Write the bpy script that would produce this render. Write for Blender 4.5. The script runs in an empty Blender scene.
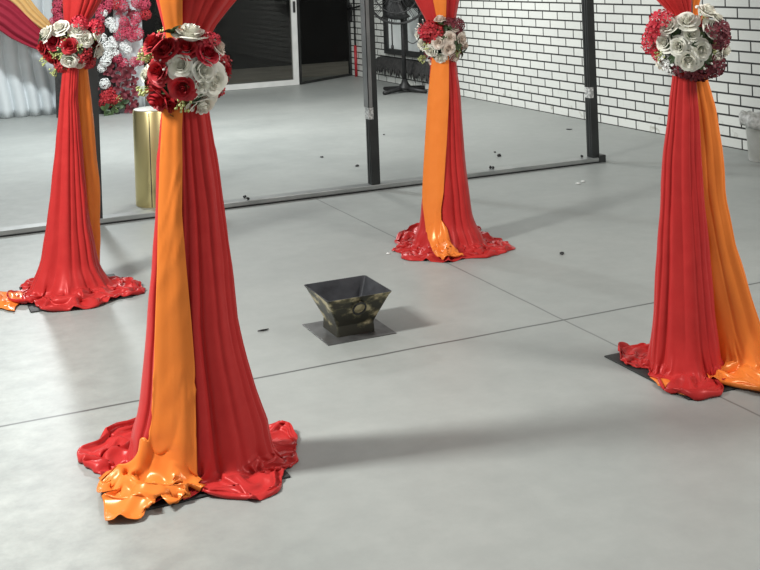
import bpy, bmesh, math, random
import numpy as np
from mathutils import Vector, Matrix, noise
from mathutils.bvhtree import BVHTree

random.seed(7)
scene = bpy.context.scene
COL = scene.collection
PI = math.pi

# ------------------------------------------------------------------ camera
H = 1.54                     # eye height
FPX, CY, ROLL, YAW = 1127.6, -33.4, -0.0368, 0.4179
FW = Vector((math.sin(YAW), math.cos(YAW), 0))
R0 = Vector((math.cos(YAW), -math.sin(YAW), 0))
U0 = Vector((0, 0, 1))
RI = R0 * math.cos(ROLL) + U0 * math.sin(ROLL)
UP = U0 * math.cos(ROLL) - R0 * math.sin(ROLL)
cam = bpy.data.cameras.new('camera')
cam.sensor_width = 36
cam.lens = FPX * 36 / 760
cam.shift_y = -(285 - CY) / 760
cam.clip_end = 100
co = bpy.data.objects.new('camera', cam)
COL.objects.link(co)
M = Matrix.Identity(4)
for i in range(3):
    M[i][0] = RI[i]; M[i][1] = UP[i]; M[i][2] = -FW[i]
M[2][3] = H
co.matrix_world = M
scene.camera = co

# ------------------------------------------------------------------ world, lights, exposure
w = bpy.data.worlds.new('world'); scene.world = w; w.use_nodes = True
w.node_tree.nodes['Background'].inputs[0].default_value = (0.93, 0.95, 0.92, 1)
w.node_tree.nodes['Background'].inputs[1].default_value = 0.33
vs = scene.view_settings
vs.view_transform = 'Standard'; vs.look = 'None'; vs.gamma = 1; vs.exposure = 0.10
vs.use_curve_mapping = False

def area(name, loc, target, size, power, color=(1, 1, 1)):
    l = bpy.data.lights.new(name, 'AREA'); l.shape = 'RECTANGLE'
    l.size, l.size_y = size; l.energy = power; l.color = color
    o = bpy.data.objects.new(name, l); COL.objects.link(o)
    o.location = loc
    o.rotation_euler = (Vector(target) - Vector(loc)).to_track_quat('-Z', 'Y').to_euler()
    return o
area('ceiling_and_fill_light', (-1.3, 4.1, 2.9), (0.6, 3.9, 0), (0.35, 0.8), 188, (0.99, 1, 0.955))
area('ceiling_and_fill_light', (1.3, 10.6, 2.9), (1.6, 10.2, 0), (0.35, 0.3), 142, (0.92, 0.99, 1))
area('ceiling_and_fill_light', (4.2, 1.6, 3.0), (3.4, 2.9, 0), (0.7, 0.7), 70, (1, 0.97, 0.92))
area('ceiling_and_fill_light', (3.2, 10.4, 2.8), (5.6, 10.4, 0.6), (0.6, 0.6), 88, (1, 1, 0.97))  # unseen fill lamp, added to brighten the brick wall

# ------------------------------------------------------------------ helpers
def ray(x, y):
    return FW + RI * ((x - 380) / FPX) - UP * ((y - CY) / FPX)
def at(x, y, z=0.0):
    r = ray(x, y); t = (z - H) / r.z
    return Vector((0, 0, H)) + r * t
def at_y(x, y, Y):
    r = ray(x, y); t = Y / r.y
    return Vector((0, 0, H)) + r * t

def mesh_obj(name, bm, mat, parent=None, smooth=True, loc=None):
    me = bpy.data.meshes.new(name)
    bm.normal_update(); bm.to_mesh(me); bm.free()
    if smooth:
        for p in me.polygons: p.use_smooth = True
    me.materials.append(mat)
    o = bpy.data.objects.new(name, me); COL.objects.link(o)
    if parent: o.parent = parent
    if loc: o.location = loc
    return o
def tag(o, label, cat, group=None, kind=None):
    o['label'] = label; o['category'] = cat
    if group: o['group'] = group
    if kind: o['kind'] = kind
    return o
def thing(name, label, cat, loc=(0, 0, 0), group=None):
    o = bpy.data.objects.new(name, None); COL.objects.link(o); o.location = loc
    o.empty_display_size = .1
    return tag(o, label, cat, group)
def struct(name, bm, mat, parent=None, smooth=False):
    o = mesh_obj(name, bm, mat, parent, smooth)
    if not parent: o['kind'] = 'structure'
    return o
def box(bm, x0, x1, y0, y1, z0, z1, bev=0.0):
    vs_ = [bm.verts.new((x, y, z)) for z in (z0, z1) for x, y in ((x0, y0), (x1, y0), (x1, y1), (x0, y1))]
    f = [(3, 2, 1, 0), (4, 5, 6, 7), (0, 1, 5, 4), (1, 2, 6, 5), (2, 3, 7, 6), (3, 0, 4, 7)]
    fs = [bm.faces.new([vs_[i] for i in q]) for q in f]
    if bev:
        es = list({e for q in fs for e in q.edges})
        bmesh.ops.bevel(bm, geom=es, offset=bev, segments=2, affect='EDGES', profile=.5)
    return bm
def tube(bm, pts, rad, n=10, cap=True):
    pts = [Vector(p) for p in pts]
    rings = []
    for i, p in enumerate(pts):
        a = pts[max(i - 1, 0)]; b = pts[min(i + 1, len(pts) - 1)]
        d = (b - a).normalized()
        s = d.cross(Vector((0, 0, 1)) if abs(d.z) < .95 else Vector((1, 0, 0))).normalized()
        t = s.cross(d)
        r = rad[i] if isinstance(rad, (list, tuple)) else rad
        rings.append([bm.verts.new(p + (s * math.cos(k * 2 * PI / n) + t * math.sin(k * 2 * PI / n)) * r) for k in range(n)])
    for a, b in zip(rings, rings[1:]):
        for k in range(n):
            bm.faces.new((a[k], a[(k + 1) % n], b[(k + 1) % n], b[k]))
    if cap:
        bm.faces.new(rings[0][::-1]); bm.faces.new(rings[-1])
def torus(bm, c, R, r, axis_rot=None, n=36, m=6):
    rings = []
    for i in range(n):
        a = i * 2 * PI / n; ring = []
        for j in range(m):
            b = j * 2 * PI / m
            v = Vector(((R + r * math.cos(b)) * math.cos(a), (R + r * math.cos(b)) * math.sin(a), r * math.sin(b)))
            if axis_rot is not None: v = axis_rot @ v
            ring.append(bm.verts.new(v + Vector(c)))
        rings.append(ring)
    for i in range(n):
        for j in range(m):
            bm.faces.new((rings[i][j], rings[(i + 1) % n][j], rings[(i + 1) % n][(j + 1) % m], rings[i][(j + 1) % m]))
def lathe(bm, prof, n=40, c=(0, 0, 0)):
    rings = []
    for r, z in prof:
        rings.append([bm.verts.new((c[0] + r * math.cos(k * 2 * PI / n), c[1] + r * math.sin(k * 2 * PI / n), c[2] + z)) for k in range(n)])
    for a, b in zip(rings, rings[1:]):
        for k in range(n):
            bm.faces.new((a[k], a[(k + 1) % n], b[(k + 1) % n], b[k]))
    bm.faces.new(rings[0][::-1]); bm.faces.new(rings[-1])
def lerp_rows(rows, z):
    """rows sorted by descending z; smooth (Catmull-Rom) interpolation of the other columns"""
    n = len(rows)
    if z >= rows[0][0]: return rows[0][1:]
    if z <= rows[-1][0]: return rows[-1][1:]
    for i in range(n - 1):
        if rows[i][0] >= z >= rows[i + 1][0]:
            t = (rows[i][0] - z) / max(1e-6, rows[i][0] - rows[i + 1][0])
            return tuple(a + (b - a) * t for a, b in zip(rows[i][1:], rows[i + 1][1:]))
def ss(a, b, x):
    t = min(1, max(0, (x - a) / (b - a))); return t * t * (3 - 2 * t)

# ------------------------------------------------------------------ materials
def mat(name, color, rough=.5, metal=0.0, **kw):
    m = bpy.data.materials.new(name); m.use_nodes = True
    b = m.node_tree.nodes['Principled BSDF']
    b.inputs['Base Color'].default_value = (*color, 1)
    b.inputs['Roughness'].default_value = rough
    b.inputs['Metallic'].default_value = metal
    for k, v in kw.items():
        b.inputs[k].default_value = v
    return m
def nodes(m):
    nt = m.node_tree; return nt, nt.nodes, nt.links, nt.nodes['Principled BSDF']
def noise_tint(m, c1, c2, scale, detail=4, lo=.35, hi=.65, bump=0.0, bscale=None, rough=None):
    nt, N, L, b = nodes(m)
    tc = N.new('ShaderNodeTexCoord')
    nz = N.new('ShaderNodeTexNoise'); nz.inputs['Scale'].default_value = scale; nz.inputs['Detail'].default_value = detail
    L.new(tc.outputs['Object'], nz.inputs['Vector'])
    cr = N.new('ShaderNodeValToRGB'); cr.color_ramp.elements[0].position = lo; cr.color_ramp.elements[1].position = hi
    cr.color_ramp.elements[0].color = (*c1, 1); cr.color_ramp.elements[1].color = (*c2, 1)
    L.new(nz.outputs['Fac'], cr.inputs['Fac']); L.new(cr.outputs['Color'], b.inputs['Base Color'])
    if bump:
        n2 = N.new('ShaderNodeTexNoise'); n2.inputs['Scale'].default_value = bscale or scale * 5; n2.inputs['Detail'].default_value = 3
        L.new(tc.outputs['Object'], n2.inputs['Vector'])
        bp = N.new('ShaderNodeBump'); bp.inputs['Strength'].default_value = bump; bp.inputs['Distance'].default_value = .01
        L.new(n2.outputs['Fac'], bp.inputs['Height']); L.new(bp.outputs['Normal'], b.inputs['Normal'])
    return m

def concrete():
    m = mat('polished_concrete', (.4, .41, .4), .42)
    nt, N, L, b = nodes(m)
    b.inputs['Specular IOR Level'].default_value = .35
    geo = N.new('ShaderNodeNewGeometry'); sep = N.new('ShaderNodeSeparateXYZ'); L.new(geo.outputs['Position'], sep.inputs[0])
    nz = N.new('ShaderNodeTexNoise'); nz.inputs['Scale'].default_value = .9; nz.inputs['Detail'].default_value = 6; nz.inputs['Roughness'].default_value = .6
    L.new(geo.outputs['Position'], nz.inputs['Vector'])
    cr = N.new('ShaderNodeValToRGB'); cr.color_ramp.elements[0].position = .3; cr.color_ramp.elements[1].position = .7
    cr.color_ramp.elements[0].color = (.300, .315, .305, 1); cr.color_ramp.elements[1].color = (.372, .385, .370, 1)
    L.new(nz.outputs['Fac'], cr.inputs['Fac'])
    # worn blotchy patch near the nearest post
    n2 = N.new('ShaderNodeTexNoise'); n2.inputs['Scale'].default_value = 9; n2.inputs['Detail'].default_value = 8; n2.inputs['Roughness'].default_value = .7
    L.new(geo.outputs['Position'], n2.inputs['Vector'])
    c2 = N.new('ShaderNodeValToRGB'); c2.color_ramp.elements[0].position = .38; c2.color_ramp.elements[1].position = .68
    c2.color_ramp.elements[0].color = (.82, .83, .83, 1); c2.color_ramp.elements[1].color = (1.12, 1.13, 1.12, 1)
    L.new(n2.outputs['Fac'], c2.inputs['Fac'])
    mu = N.new('ShaderNodeMix'); mu.data_type = 'RGBA'; mu.blend_type = 'MULTIPLY'; mk = N.new('ShaderNodeMapRange'); mk.interpolation_type = 'SMOOTHSTEP'; mk.inputs['From Min'].default_value = .3; mk.inputs['From Max'].default_value = 1.1; mk.inputs['To Min'].default_value = 1; mk.inputs['To Max'].default_value = .3
    L.new(sep.outputs['X'], mk.inputs['Value']); L.new(mk.outputs[0], mu.inputs[0])
    L.new(cr.outputs[0], mu.inputs[6]); L.new(c2.outputs[0], mu.inputs[7])
    # saw-cut joints
    def joint(sock, pos, half, amp):
        nn = N.new('ShaderNodeTexNoise'); nn.inputs['Scale'].default_value = 3; L.new(geo.outputs['Position'], nn.inputs['Vector'])
        o = N.new('ShaderNodeMath'); o.operation = 'MULTIPLY_ADD'; L.new(nn.outputs['Fac'], o.inputs[0]); o.inputs[1].default_value = .012; o.inputs[2].default_value = -pos - .006
        a = N.new('ShaderNodeMath'); a.operation = 'ADD'; L.new(sock, a.inputs[0]); L.new(o.outputs[0], a.inputs[1])
        ab = N.new('ShaderNodeMath'); ab.operation = 'ABSOLUTE'; L.new(a.outputs[0], ab.inputs[0])
        mr = N.new('ShaderNodeMapRange'); mr.inputs['From Min'].default_value = half * .55; mr.inputs['From Max'].default_value = half
        mr.inputs['To Min'].default_value = amp; mr.inputs['To Max'].default_value = 0
        L.new(ab.outputs[0], mr.inputs['Value']); return mr.outputs[0]
    jA = joint(sep.outputs['Y'], 4.115, .009, .78)
    jB = joint(sep.outputs['X'], 2.625, .006, .5)
    lt = N.new('ShaderNodeMath'); lt.operation = 'LESS_THAN'; L.new(sep.outputs['Y'], lt.inputs[0]); lt.inputs[1].default_value = 7.1
    jb2 = N.new('ShaderNodeMath'); jb2.operation = 'MULTIPLY'; L.new(jB, jb2.inputs[0]); L.new(lt.outputs[0], jb2.inputs[1])
    mx = N.new('ShaderNodeMath'); mx.operation = 'MAXIMUM'; L.new(jA, mx.inputs[0]); L.new(jb2.outputs[0], mx.inputs[1])
    m2 = N.new('ShaderNodeMix'); m2.data_type = 'RGBA'; L.new(mx.outputs[0], m2.inputs[0]); L.new(mu.outputs[2], m2.inputs[6]); m2.inputs[7].default_value = (.04, .042, .042, 1)
    L.new(m2.outputs[2], b.inputs['Base Color'])
    rr = N.new('ShaderNodeMapRange'); rr.inputs['To Min'].default_value = .34; rr.inputs['To Max'].default_value = .55
    L.new(nz.outputs['Fac'], rr.inputs['Value']); L.new(rr.outputs[0], b.inputs['Roughness'])
    bp = N.new('ShaderNodeBump'); bp.inputs['Strength'].default_value = .05; bp.inputs['Distance'].default_value = .004
    L.new(n2.outputs['Fac'], bp.inputs['Height']); L.new(bp.outputs[0], b.inputs['Normal'])
    return m

def brick_mat():
    m = mat('white_brick', (.75, .75, .73), .55)
    nt, N, L, b = nodes(m)
    geo = N.new('ShaderNodeNewGeometry'); sep = N.new('ShaderNodeSeparateXYZ'); L.new(geo.outputs['Position'], sep.inputs[0])
    s = N.new('ShaderNodeMath'); s.operation = 'SUBTRACT'; L.new(sep.outputs['Y'], s.inputs[0]); s.inputs[1].default_value = 8.1635
    cb = N.new('ShaderNodeCombineXYZ'); L.new(s.outputs[0], cb.inputs[0]); L.new(sep.outputs['Z'], cb.inputs[1])
    br = N.new('ShaderNodeTexBrick'); br.offset = .5; br.offset_frequency = 2; br.squash = 1
    br.inputs['Scale'].default_value = 1; br.inputs['Brick Width'].default_value = .271; br.inputs['Row Height'].default_value = .0859
    br.inputs['Mortar Size'].default_value = .0078; br.inputs['Mortar Smooth'].default_value = .15; br.inputs['Bias'].default_value = 0
    br.inputs['Color1'].default_value = (.74, .75, .715, 1); br.inputs['Color2'].default_value = (.68, .69, .66, 1); br.inputs['Mortar'].default_value = (.012, .012, .012, 1)
    L.new(cb.outputs[0], br.inputs['Vector'])
    nz = N.new('ShaderNodeTexNoise'); nz.inputs['Scale'].default_value = 14; nz.inputs['Detail'].default_value = 6
    L.new(geo.outputs['Position'], nz.inputs['Vector'])
    cr = N.new('ShaderNodeValToRGB'); cr.color_ramp.elements[0].position = .27; cr.color_ramp.elements[1].position = .4
    cr.color_ramp.elements[0].color = (.62, .6, .55, 1); cr.color_ramp.elements[1].color = (1, 1, 1, 1)
    L.new(nz.outputs['Fac'], cr.inputs['Fac'])
    # scuffs only low on the wall
    mr = N.new('ShaderNodeMapRange'); mr.inputs['From Min'].default_value = .05; mr.inputs['From Max'].default_value = .3; mr.inputs['To Min'].default_value = 1; mr.inputs['To Max'].default_value = .15
    L.new(sep.outputs['Z'], mr.inputs['Value'])
    mu = N.new('ShaderNodeMix'); mu.data_type = 'RGBA'; mu.blend_type = 'MULTIPLY'
    L.new(mr.outputs[0], mu.inputs[0]); L.new(br.outputs['Color'], mu.inputs[6]); L.new(cr.outputs[0], mu.inputs[7])
    L.new(mu.outputs[2], b.inputs['Base Color'])
    bp = N.new('ShaderNodeBump'); bp.invert = True; bp.inputs['Strength'].default_value = .6; bp.inputs['Distance'].default_value = .006
    L.new(br.outputs['Fac'], bp.inputs['Height']); L.new(bp.outputs[0], b.inputs['Normal'])
    return m

def fabric(name, c1, c2, rough, sheen=.3, spec=.5, transl=.0):
    m = mat(name, c1, rough)
    nt, N, L, b = nodes(m)
    b.inputs['Specular IOR Level'].default_value = spec
    b.inputs['Sheen Weight'].default_value = sheen
    b.inputs['Sheen Tint'].default_value = (*c2, 1)
    b.inputs['Specular Tint'].default_value = (*[min(1, x * 1.2 + .25) for x in c2], 1)
    tc = N.new('ShaderNodeTexCoord')
    wv = N.new('ShaderNodeTexNoise'); wv.inputs['Scale'].default_value = 18; wv.inputs['Detail'].default_value = 3
    L.new(tc.outputs['Object'], wv.inputs['Vector'])
    mx = N.new('ShaderNodeMix'); mx.data_type = 'RGBA'; mx.inputs[6].default_value = (*c1, 1); mx.inputs[7].default_value = (*c2, 1)
    L.new(wv.outputs['Fac'], mx.inputs[0]); L.new(mx.outputs[2], b.inputs['Base Color'])
    bp = N.new('ShaderNodeBump'); bp.inputs['Strength'].default_value = .12; bp.inputs['Distance'].default_value = .004
    L.new(wv.outputs['Fac'], bp.inputs['Height']); L.new(bp.outputs[0], b.inputs['Normal'])
    return m

M_FLOOR = concrete()
M_BRICK = brick_mat()
M_RED = fabric('red_satin', (.44, .023, .024), (.54, .040, .037), .34, .08, .5)
M_ORANGE = fabric('orange_satin', (.80, .205, .034), (.86, .24, .046), .25, .1, .65)
M_BLACKSTEEL = noise_tint(mat('black_steel', (.02, .02, .02), .6, .0), (.016, .017, .017), (.03, .031, .031), 12)
M_FRAME = noise_tint(mat('charcoal_aluminium', (.03, .03, .03), .42, .25), (.022, .024, .024), (.035, .037, .037), 6)
M_TRACK = noise_tint(mat('grey_aluminium_track', (.16, .165, .165), .36, .6), (.30, .315, .31), (.38, .39, .385), 7)
M_FRAMELIGHT = noise_tint(mat('grey_channel', (.14, .14, .14), .45, .4), (.19, .195, .195), (.28, .28, .28), 5)
M_WHITEPAINT = noise_tint(mat('white_painted_frame', (.78, .78, .75), .4), (.72, .72, .7), (.8, .8, .78), 6)
M_TAPE = noise_tint(mat('silver_tape', (.6, .6, .6), .3, .2), (.38, .38, .38), (.72, .72, .7), 60, 3, .45, .55)
M_WHITEROSE = noise_tint(mat('cream_petal', (.8, .77, .66), .6, **{'Subsurface Weight': .0}), (.80, .79, .69), (.88, .86, .79), 30)
M_IVORY = noise_tint(mat('blush_petal', (.8, .72, .62), .6), (.72, .60, .52), (.82, .74, .65), 30)
M_HYDWHITE = noise_tint(mat('white_petal', (.84, .84, .82), .6), (.78, .79, .78), (.86, .86, .84), 30)
M_REDROSE = noise_tint(mat('deep_red_petal', (.36, .012, .022), .55), (.36, .012, .020), (.54, .026, .036), 30)
M_REDBRIGHT = noise_tint(mat('bright_red_petal', (.6, .02, .04), .55), (.50, .014, .03), (.66, .03, .06), 30)
M_MAROON = noise_tint(mat('maroon_petal', (.14, .01, .02), .6), (.09, .008, .016), (.18, .014, .026), 30)
M_PINKRED = noise_tint(mat('pinkish_red_blossom', (.5, .04, .09), .6), (.42, .025, .06), (.58, .07, .13), 20)
M_LEAF = noise_tint(mat('dark_green_leaf', (.04, .08, .03), .5), (.025, .05, .018), (.07, .12, .04), 25)
M_BUD = noise_tint(mat('yellow_green_bud', (.5, .55, .14), .55), (.34, .42, .12), (.62, .64, .30), 40)
M_PEARL = mat('pearl', (.85, .82, .75), .25)
M_CORE = mat('dark_foam', (.012, .014, .01), .9)
M_GOLD = noise_tint(mat('brushed_gold', (.74, .60, .28), .33, 1.0), (.74, .62, .30), (.80, .67, .35), 4)
M_GOLDCAP = mat('pale_plinth_top', (.78, .76, .70), .5)
def pit_mat():
    m = mat('tarnished_metal', (.06, .058, .045), .42, .55)
    nt, N, L, b = nodes(m)
    tc = N.new('ShaderNodeTexCoord')
    nz = N.new('ShaderNodeTexNoise'); nz.inputs['Scale'].default_value = 12; nz.inputs['Detail'].default_value = 5; nz.inputs['Roughness'].default_value = .55
    mp = N.new('ShaderNodeMapping'); mp.inputs['Location'].default_value = (.31, .7, .12); mp.inputs['Scale'].default_value = (1, 1, 1.5)
    L.new(tc.outputs['Object'], mp.inputs[0]); L.new(mp.outputs[0], nz.inputs['Vector'])
    cr = N.new('ShaderNodeValToRGB'); e = cr.color_ramp.elements
    e[0].position = .46; e[0].color = (.06, .058, .045, 1); e[1].position = .60; e[1].color = (.58, .50, .31, 1)
    x = e.new(.53); x.color = (.17, .155, .095, 1)
    sp = N.new('ShaderNodeSeparateXYZ'); L.new(tc.outputs['Object'], sp.inputs[0])
    mr = N.new('ShaderNodeMapRange'); mr.inputs['From Min'].default_value = .035; mr.inputs['From Max'].default_value = .075; mr.inputs['To Min'].default_value = .13; mr.inputs['To Max'].default_value = 0
    L.new(sp.outputs['Z'], mr.inputs['Value'])
    sb = N.new('ShaderNodeMath'); sb.operation = 'SUBTRACT'; L.new(nz.outputs['Fac'], sb.inputs[0]); L.new(mr.outputs[0], sb.inputs[1])
    L.new(sb.outputs[0], cr.inputs[0]); L.new(cr.outputs[0], b.inputs['Base Color'])
    return m
M_PIT = pit_mat()
M_PITIN = noise_tint(mat('sooty_metal', (.04, .042, .048), .5, .4), (.03, .031, .036), (.06, .062, .07), 14)
M_PITPLATE = noise_tint(mat('grey_sheet_metal', (.13, .13, .13), .4, .5), (.10, .10, .10), (.16, .16, .16), 12)
M_STAGE = fabric('white_stage_cloth', (.70, .74, .76), (.76, .80, .82), .6, .2, .3)
M_SWAGGOLD = fabric('gold_swag_cloth', (.60, .36, .13), (.68, .44, .19), .45, .3, .4)
M_SWAGRED = fabric('burgundy_swag_cloth', (.25, .016, .032), (.32, .026, .048), .45, .3, .4)
M_NIGHT = noise_tint(mat('night_black', (.012, .012, .013), .9), (.008, .008, .009), (.016, .016, .018), 3)  # near-black colour stands in for the darkness of night
M_YARD = noise_tint(mat('yard_paving', (.2, .19, .17), .8), (.26, .25, .22), (.36, .34, .30), 3)
M_PANE = noise_tint(mat('frosted_pane', (.6, .64, .63), .35), (.70, .74, .73), (.80, .83, .82), 3)
M_BLACKPLASTIC = noise_tint(mat('black_plastic', (.014, .014, .015), .45), (.01, .01, .011), (.022, .022, .023), 20)
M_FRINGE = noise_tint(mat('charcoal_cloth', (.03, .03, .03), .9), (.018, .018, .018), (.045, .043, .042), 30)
M_BIN = noise_tint(mat('white_plastic', (.62, .62, .58), .45), (.56, .56, .52), (.66, .66, .63), 9)
M_LINER = noise_tint(mat('crumpled_liner', (.6, .6, .57), .4), (.42, .42, .40), (.70, .70, .68), 35, bump=.5, bscale=60)
M_PIPE = mat('red_pipe', (.45, .02, .03), .5)
M_WHITESCRAP = mat('white_scrap', (.8, .8, .78), .6)
def glass_mat(ior):
    m = bpy.data.materials.new('smoked_glass'); m.use_nodes = True
    N, L = m.node_tree.nodes, m.node_tree.links
    N.remove(N['Principled BSDF'])
    t = N.new('ShaderNodeBsdfTransparent'); t.inputs[0].default_value = (.8, .8, .78, 1)
    g = N.new('ShaderNodeBsdfGlossy'); g.inputs['Roughness'].default_value = .03
    fr = N.new('ShaderNodeFresnel'); fr.inputs[0].default_value = ior
    mx = N.new('ShaderNodeMixShader'); L.new(fr.outputs[0], mx.inputs[0]); L.new(t.outputs[0], mx.inputs[1]); L.new(g.outputs[0], mx.inputs[2])
    L.new(mx.outputs[0], N['Material Output'].inputs[0])
    return m
M_GLASS = glass_mat(1.35)
M_GLASS_DIM = glass_mat(1.06)

# ------------------------------------------------------------------ setting
WX = 6.13                      # brick wall face
YB = 14.25                     # rear glazed wall
bm = bmesh.new(); box(bm, -6, 9.5, -2, YB + .9, -.2, 0); struct('floor', bm, M_FLOOR)
bm = bmesh.new(); box(bm, -6, 9.5, YB + .9, 19, -.2, -.004); struct('ground', bm, M_YARD)
bm = bmesh.new(); box(bm, WX, WX + .24, 1.0, 15.0, 0, 3.3); struct('wall_right', bm, M_BRICK)
bm = bmesh.new(); box(bm, -6, 9.5, 17.3, 17.45, -.004, 3.3); struct('wall_night', bm, M_NIGHT)  # black wall added to keep the yard behind the glass dark
bm = bmesh.new(); box(bm, -6.2, -6, -2, 19, 0, 3.3); struct('wall_left', bm, M_WHITEPAINT)
# rear glazed door: white framed leaf with smoked glass
d1 = thing('door_1', 'white framed glazed rear door with dark glass showing night outside', 'door', (0, YB, 0)); d1['kind'] = 'structure'
fx0, fx1 = 2.75, 5.075
bm = bmesh.new()
box(bm, fx0, fx1, -.03, .03, 0.004, .075)
box(bm, fx1 - .075, fx1, -.03, .03, .075, 2.6); box(bm, fx0, fx0 + .075, -.03, .03, .075, 2.6); box(bm, fx0, fx1, -.03, .03, 2.6, 2.68)
mesh_obj('door_frame', bm, M_WHITEPAINT, d1, False)
bm = bmesh.new(); box(bm, fx0 + .075, fx1 - .075, -.004, .004, .075, 2.6); mesh_obj('glass_pane', bm, M_GLASS, d1, False)
bm = bmesh.new(); box(bm, fx1 - .055, fx1 - .025, -.05, -.03, .97, 1.12, .006); mesh_obj('door_handle', bm, M_BLACKPLASTIC, d1, False)
# angled dark leaf from the white frame to the brick wall end
d2 = thing('door_2', 'dark glazed door leaf standing at an angle beside the white frame', 'door', (fx1 + .012, YB + .0, 0)); d2['kind'] = 'structure'
d2.rotation_euler.z = math.atan2(14.93 - YB, WX - fx1 - .02)
ln = math.hypot(14.93 - YB, WX - fx1 - .02) - .01
bm = bmesh.new(); box(bm, .005, ln, -.02, .02, .004, .03); box(bm, .005, .035, -.02, .02, .03, 2.6); box(bm, ln - .03, ln, -.02, .02, .03, 2.6); box(bm, .005, ln, -.02, .02, 2.6, 2.66)
mesh_obj('door_frame', bm, M_BLACKSTEEL, d2, False)
bm = bmesh.new(); box(bm, .035, ln - .03, -.004, .004, .03, 2.6); mesh_obj('glass_pane', bm, M_GLASS_DIM, d2, False)
# dark rear wall left of the glazed door, behind the stage cloth
bm = bmesh.new(); box(bm, -6, fx0 - .005, YB - .03, YB + .1, 0, 3.3); struct('wall_rear', bm, M_NIGHT)
# low window in the brick wall
w1 = thing('window_1', 'black framed low window with pale panes in the white brick wall', 'window', (WX, 13.1, .39)); w1['kind'] = 'structure'
bm = bmesh.new()
wy0, wy1, wz = -.62, .56, 1.25
for a, b_, c, d in ((wy0, wy1, 0, .07), (wy0, wy1, wz - .07, wz), (wy0, wy0 + .1, .07, wz - .07), (wy1 - .1, wy1, .07, wz - .07), (-.13, -.06, .07, wz - .07), (wy0, wy1, .62, .72)):
    box(bm, -.05, -.002, a, b_, c, d)
mesh_obj('window_frame', bm, M_BLACKSTEEL, w1, False)
bm = bmesh.new(); box(bm, -.02, -.004, wy0 + .02, wy1 - .02, .02, wz - .02); mesh_obj('pane', bm, M_PANE, w1, False)

# ------------------------------------------------------------------ partition frame
pf = thing('partition_frame', 'dark metal partition frame with three posts on a floor track', 'frame', (1.5, 7.18, 0))
X = lambda x: x - 1.5
bm = bmesh.new(); box(bm, X(-3.5), X(4.965), -.05, .05, .0085, .038, .003); box(bm, X(-3.5), X(4.965), -.045, .045, .0, .006); mesh_obj('floor_track', bm, M_TRACK, pf, False)
bm = bmesh.new(); box(bm, X(-3.5), X(4.965), -.0525, -.046, 0, .0075); mesh_obj('gap_shade', bm, M_BLACKPLASTIC, pf, False)  # black strip modelled in place of the shaded gap under the track
bm = bmesh.new(); box(bm, X(4.915), X(4.975), -.055, .055, .0, .055, .003); mesh_obj('end_cap', bm, M_FRAME, pf, False)
bm = bmesh.new(); box(bm, X(-3.5), X(4.975), -.04, .04, 2.58, 2.66); mesh_obj('header', bm, M_FRAME, pf, False)
for px_ in (1.19, 3.085, 4.90):
    bm = bmesh.new(); box(bm, X(px_) - .032, X(px_) + .032, -.035, .04, .038, 2.58, .003)
    box(bm, X(px_) - .035, X(px_) - .031, -.018, -.006, .04, 2.57); box(bm, X(px_) - .035, X(px_) - .031, .012, .024, .04, 2.57)
    po = mesh_obj('post', bm, M_FRAME, pf, False)
    if px_ > 2:
        bm = bmesh.new(); box(bm, X(px_) - .0375, X(px_) - .0355, -.0375, .03, .49, .57); box(bm, X(px_) - .0375, X(px_) - .004, -.0385, -.0365, .49, .57)
        mesh_obj('tape', bm, M_TAPE, po, False)
    if 2 < px_ < 4:
        bm = bmesh.new(); box(bm, X(px_) - .040, X(px_) - .0355, -.041, .04, .572, 2.57); box(bm, X(px_) - .040, X(px_) - .010, -.041, -.0365, .572, 2.57)
        mesh_obj('side_channel', bm, M_FRAMELIGHT, po, False)

# ------------------------------------------------------------------ drapes
class Post:
    def __init__(s, bx, by, ref=None):
        s.P = at(bx, by) if ref is None else Vector(ref)
        s.v = (-Vector((s.P.x, s.P.y, 0))).normalized()          # towards the viewer's side
        s.u = Vector((-s.v.y, s.v.x, 0))
        if s.u.dot(RI) < 0: s.u = -s.u
    def uz(s, x, y, off=0.0):
        r = ray(x, y); t = (s.P.dot(s.v) + off) / r.dot(s.v)
        q = Vector((0, 0, H)) + r * t - s.P
        return q.dot(s.u), q.z
    def uv(s, x, y, z=.012):
        q = at(x, y, z) - s.P
        return q.dot(s.u), q.dot(s.v)

def profile(post, rows, dk=.62, vc=0.0, dmin=.02):
    """rows: (y, xl, xr) pixel silhouettes -> (z, centre, half width, half depth, v centre)"""
    out = []
    for r in rows:
        y, xl, xr = r[:3]
        ul, z = post.uz(xl, y); ur, _ = post.uz(xr, y)
        w_ = (ur - ul) / 2
        out.append((z, (ul + ur) / 2, w_, max(dmin, w_ * (r[3] if len(r) > 3 else dk)), vc if len(r) < 5 else r[4]))
    return out

def folds(u, v, seed, ang, k=1.0):
    """flowing satin folds: height and sideways push of three warped wave trains"""
    h = du = dv = 0.0
    for i, (lam, a, off) in enumerate(((.105, .024, .5), (.066, .017, -.75), (.040, .008, 1.35))):
        sd = seed * 3.1 + i * 11.7
        q = Vector((u * 5 * k + sd, v * 5 * k - sd, sd))
        w1 = noise.noise(q); w2 = noise.noise(q * 2.3 + Vector((3, 1, 7)))
        th = ang + off + 1.1 * noise.noise(q * .6 + Vector((9, 4, 2)))
        c, s_ = math.cos(th), math.sin(th)
        ph = 2 * PI / lam * k * (u * s_ + v * c) * .8 + 4.2 * w1 + 1.6 * w2
        m = ss(-.25, .35, noise.noise(q * .8 + Vector((1, 8, 5))))
        x = .5 + .5 * math.sin(ph)
        h += a * m * (x ** .75) / k
        g = -a * m * math.cos(ph) * .55
        du += g * s_; dv += g * c
    return h, du, dv

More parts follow.
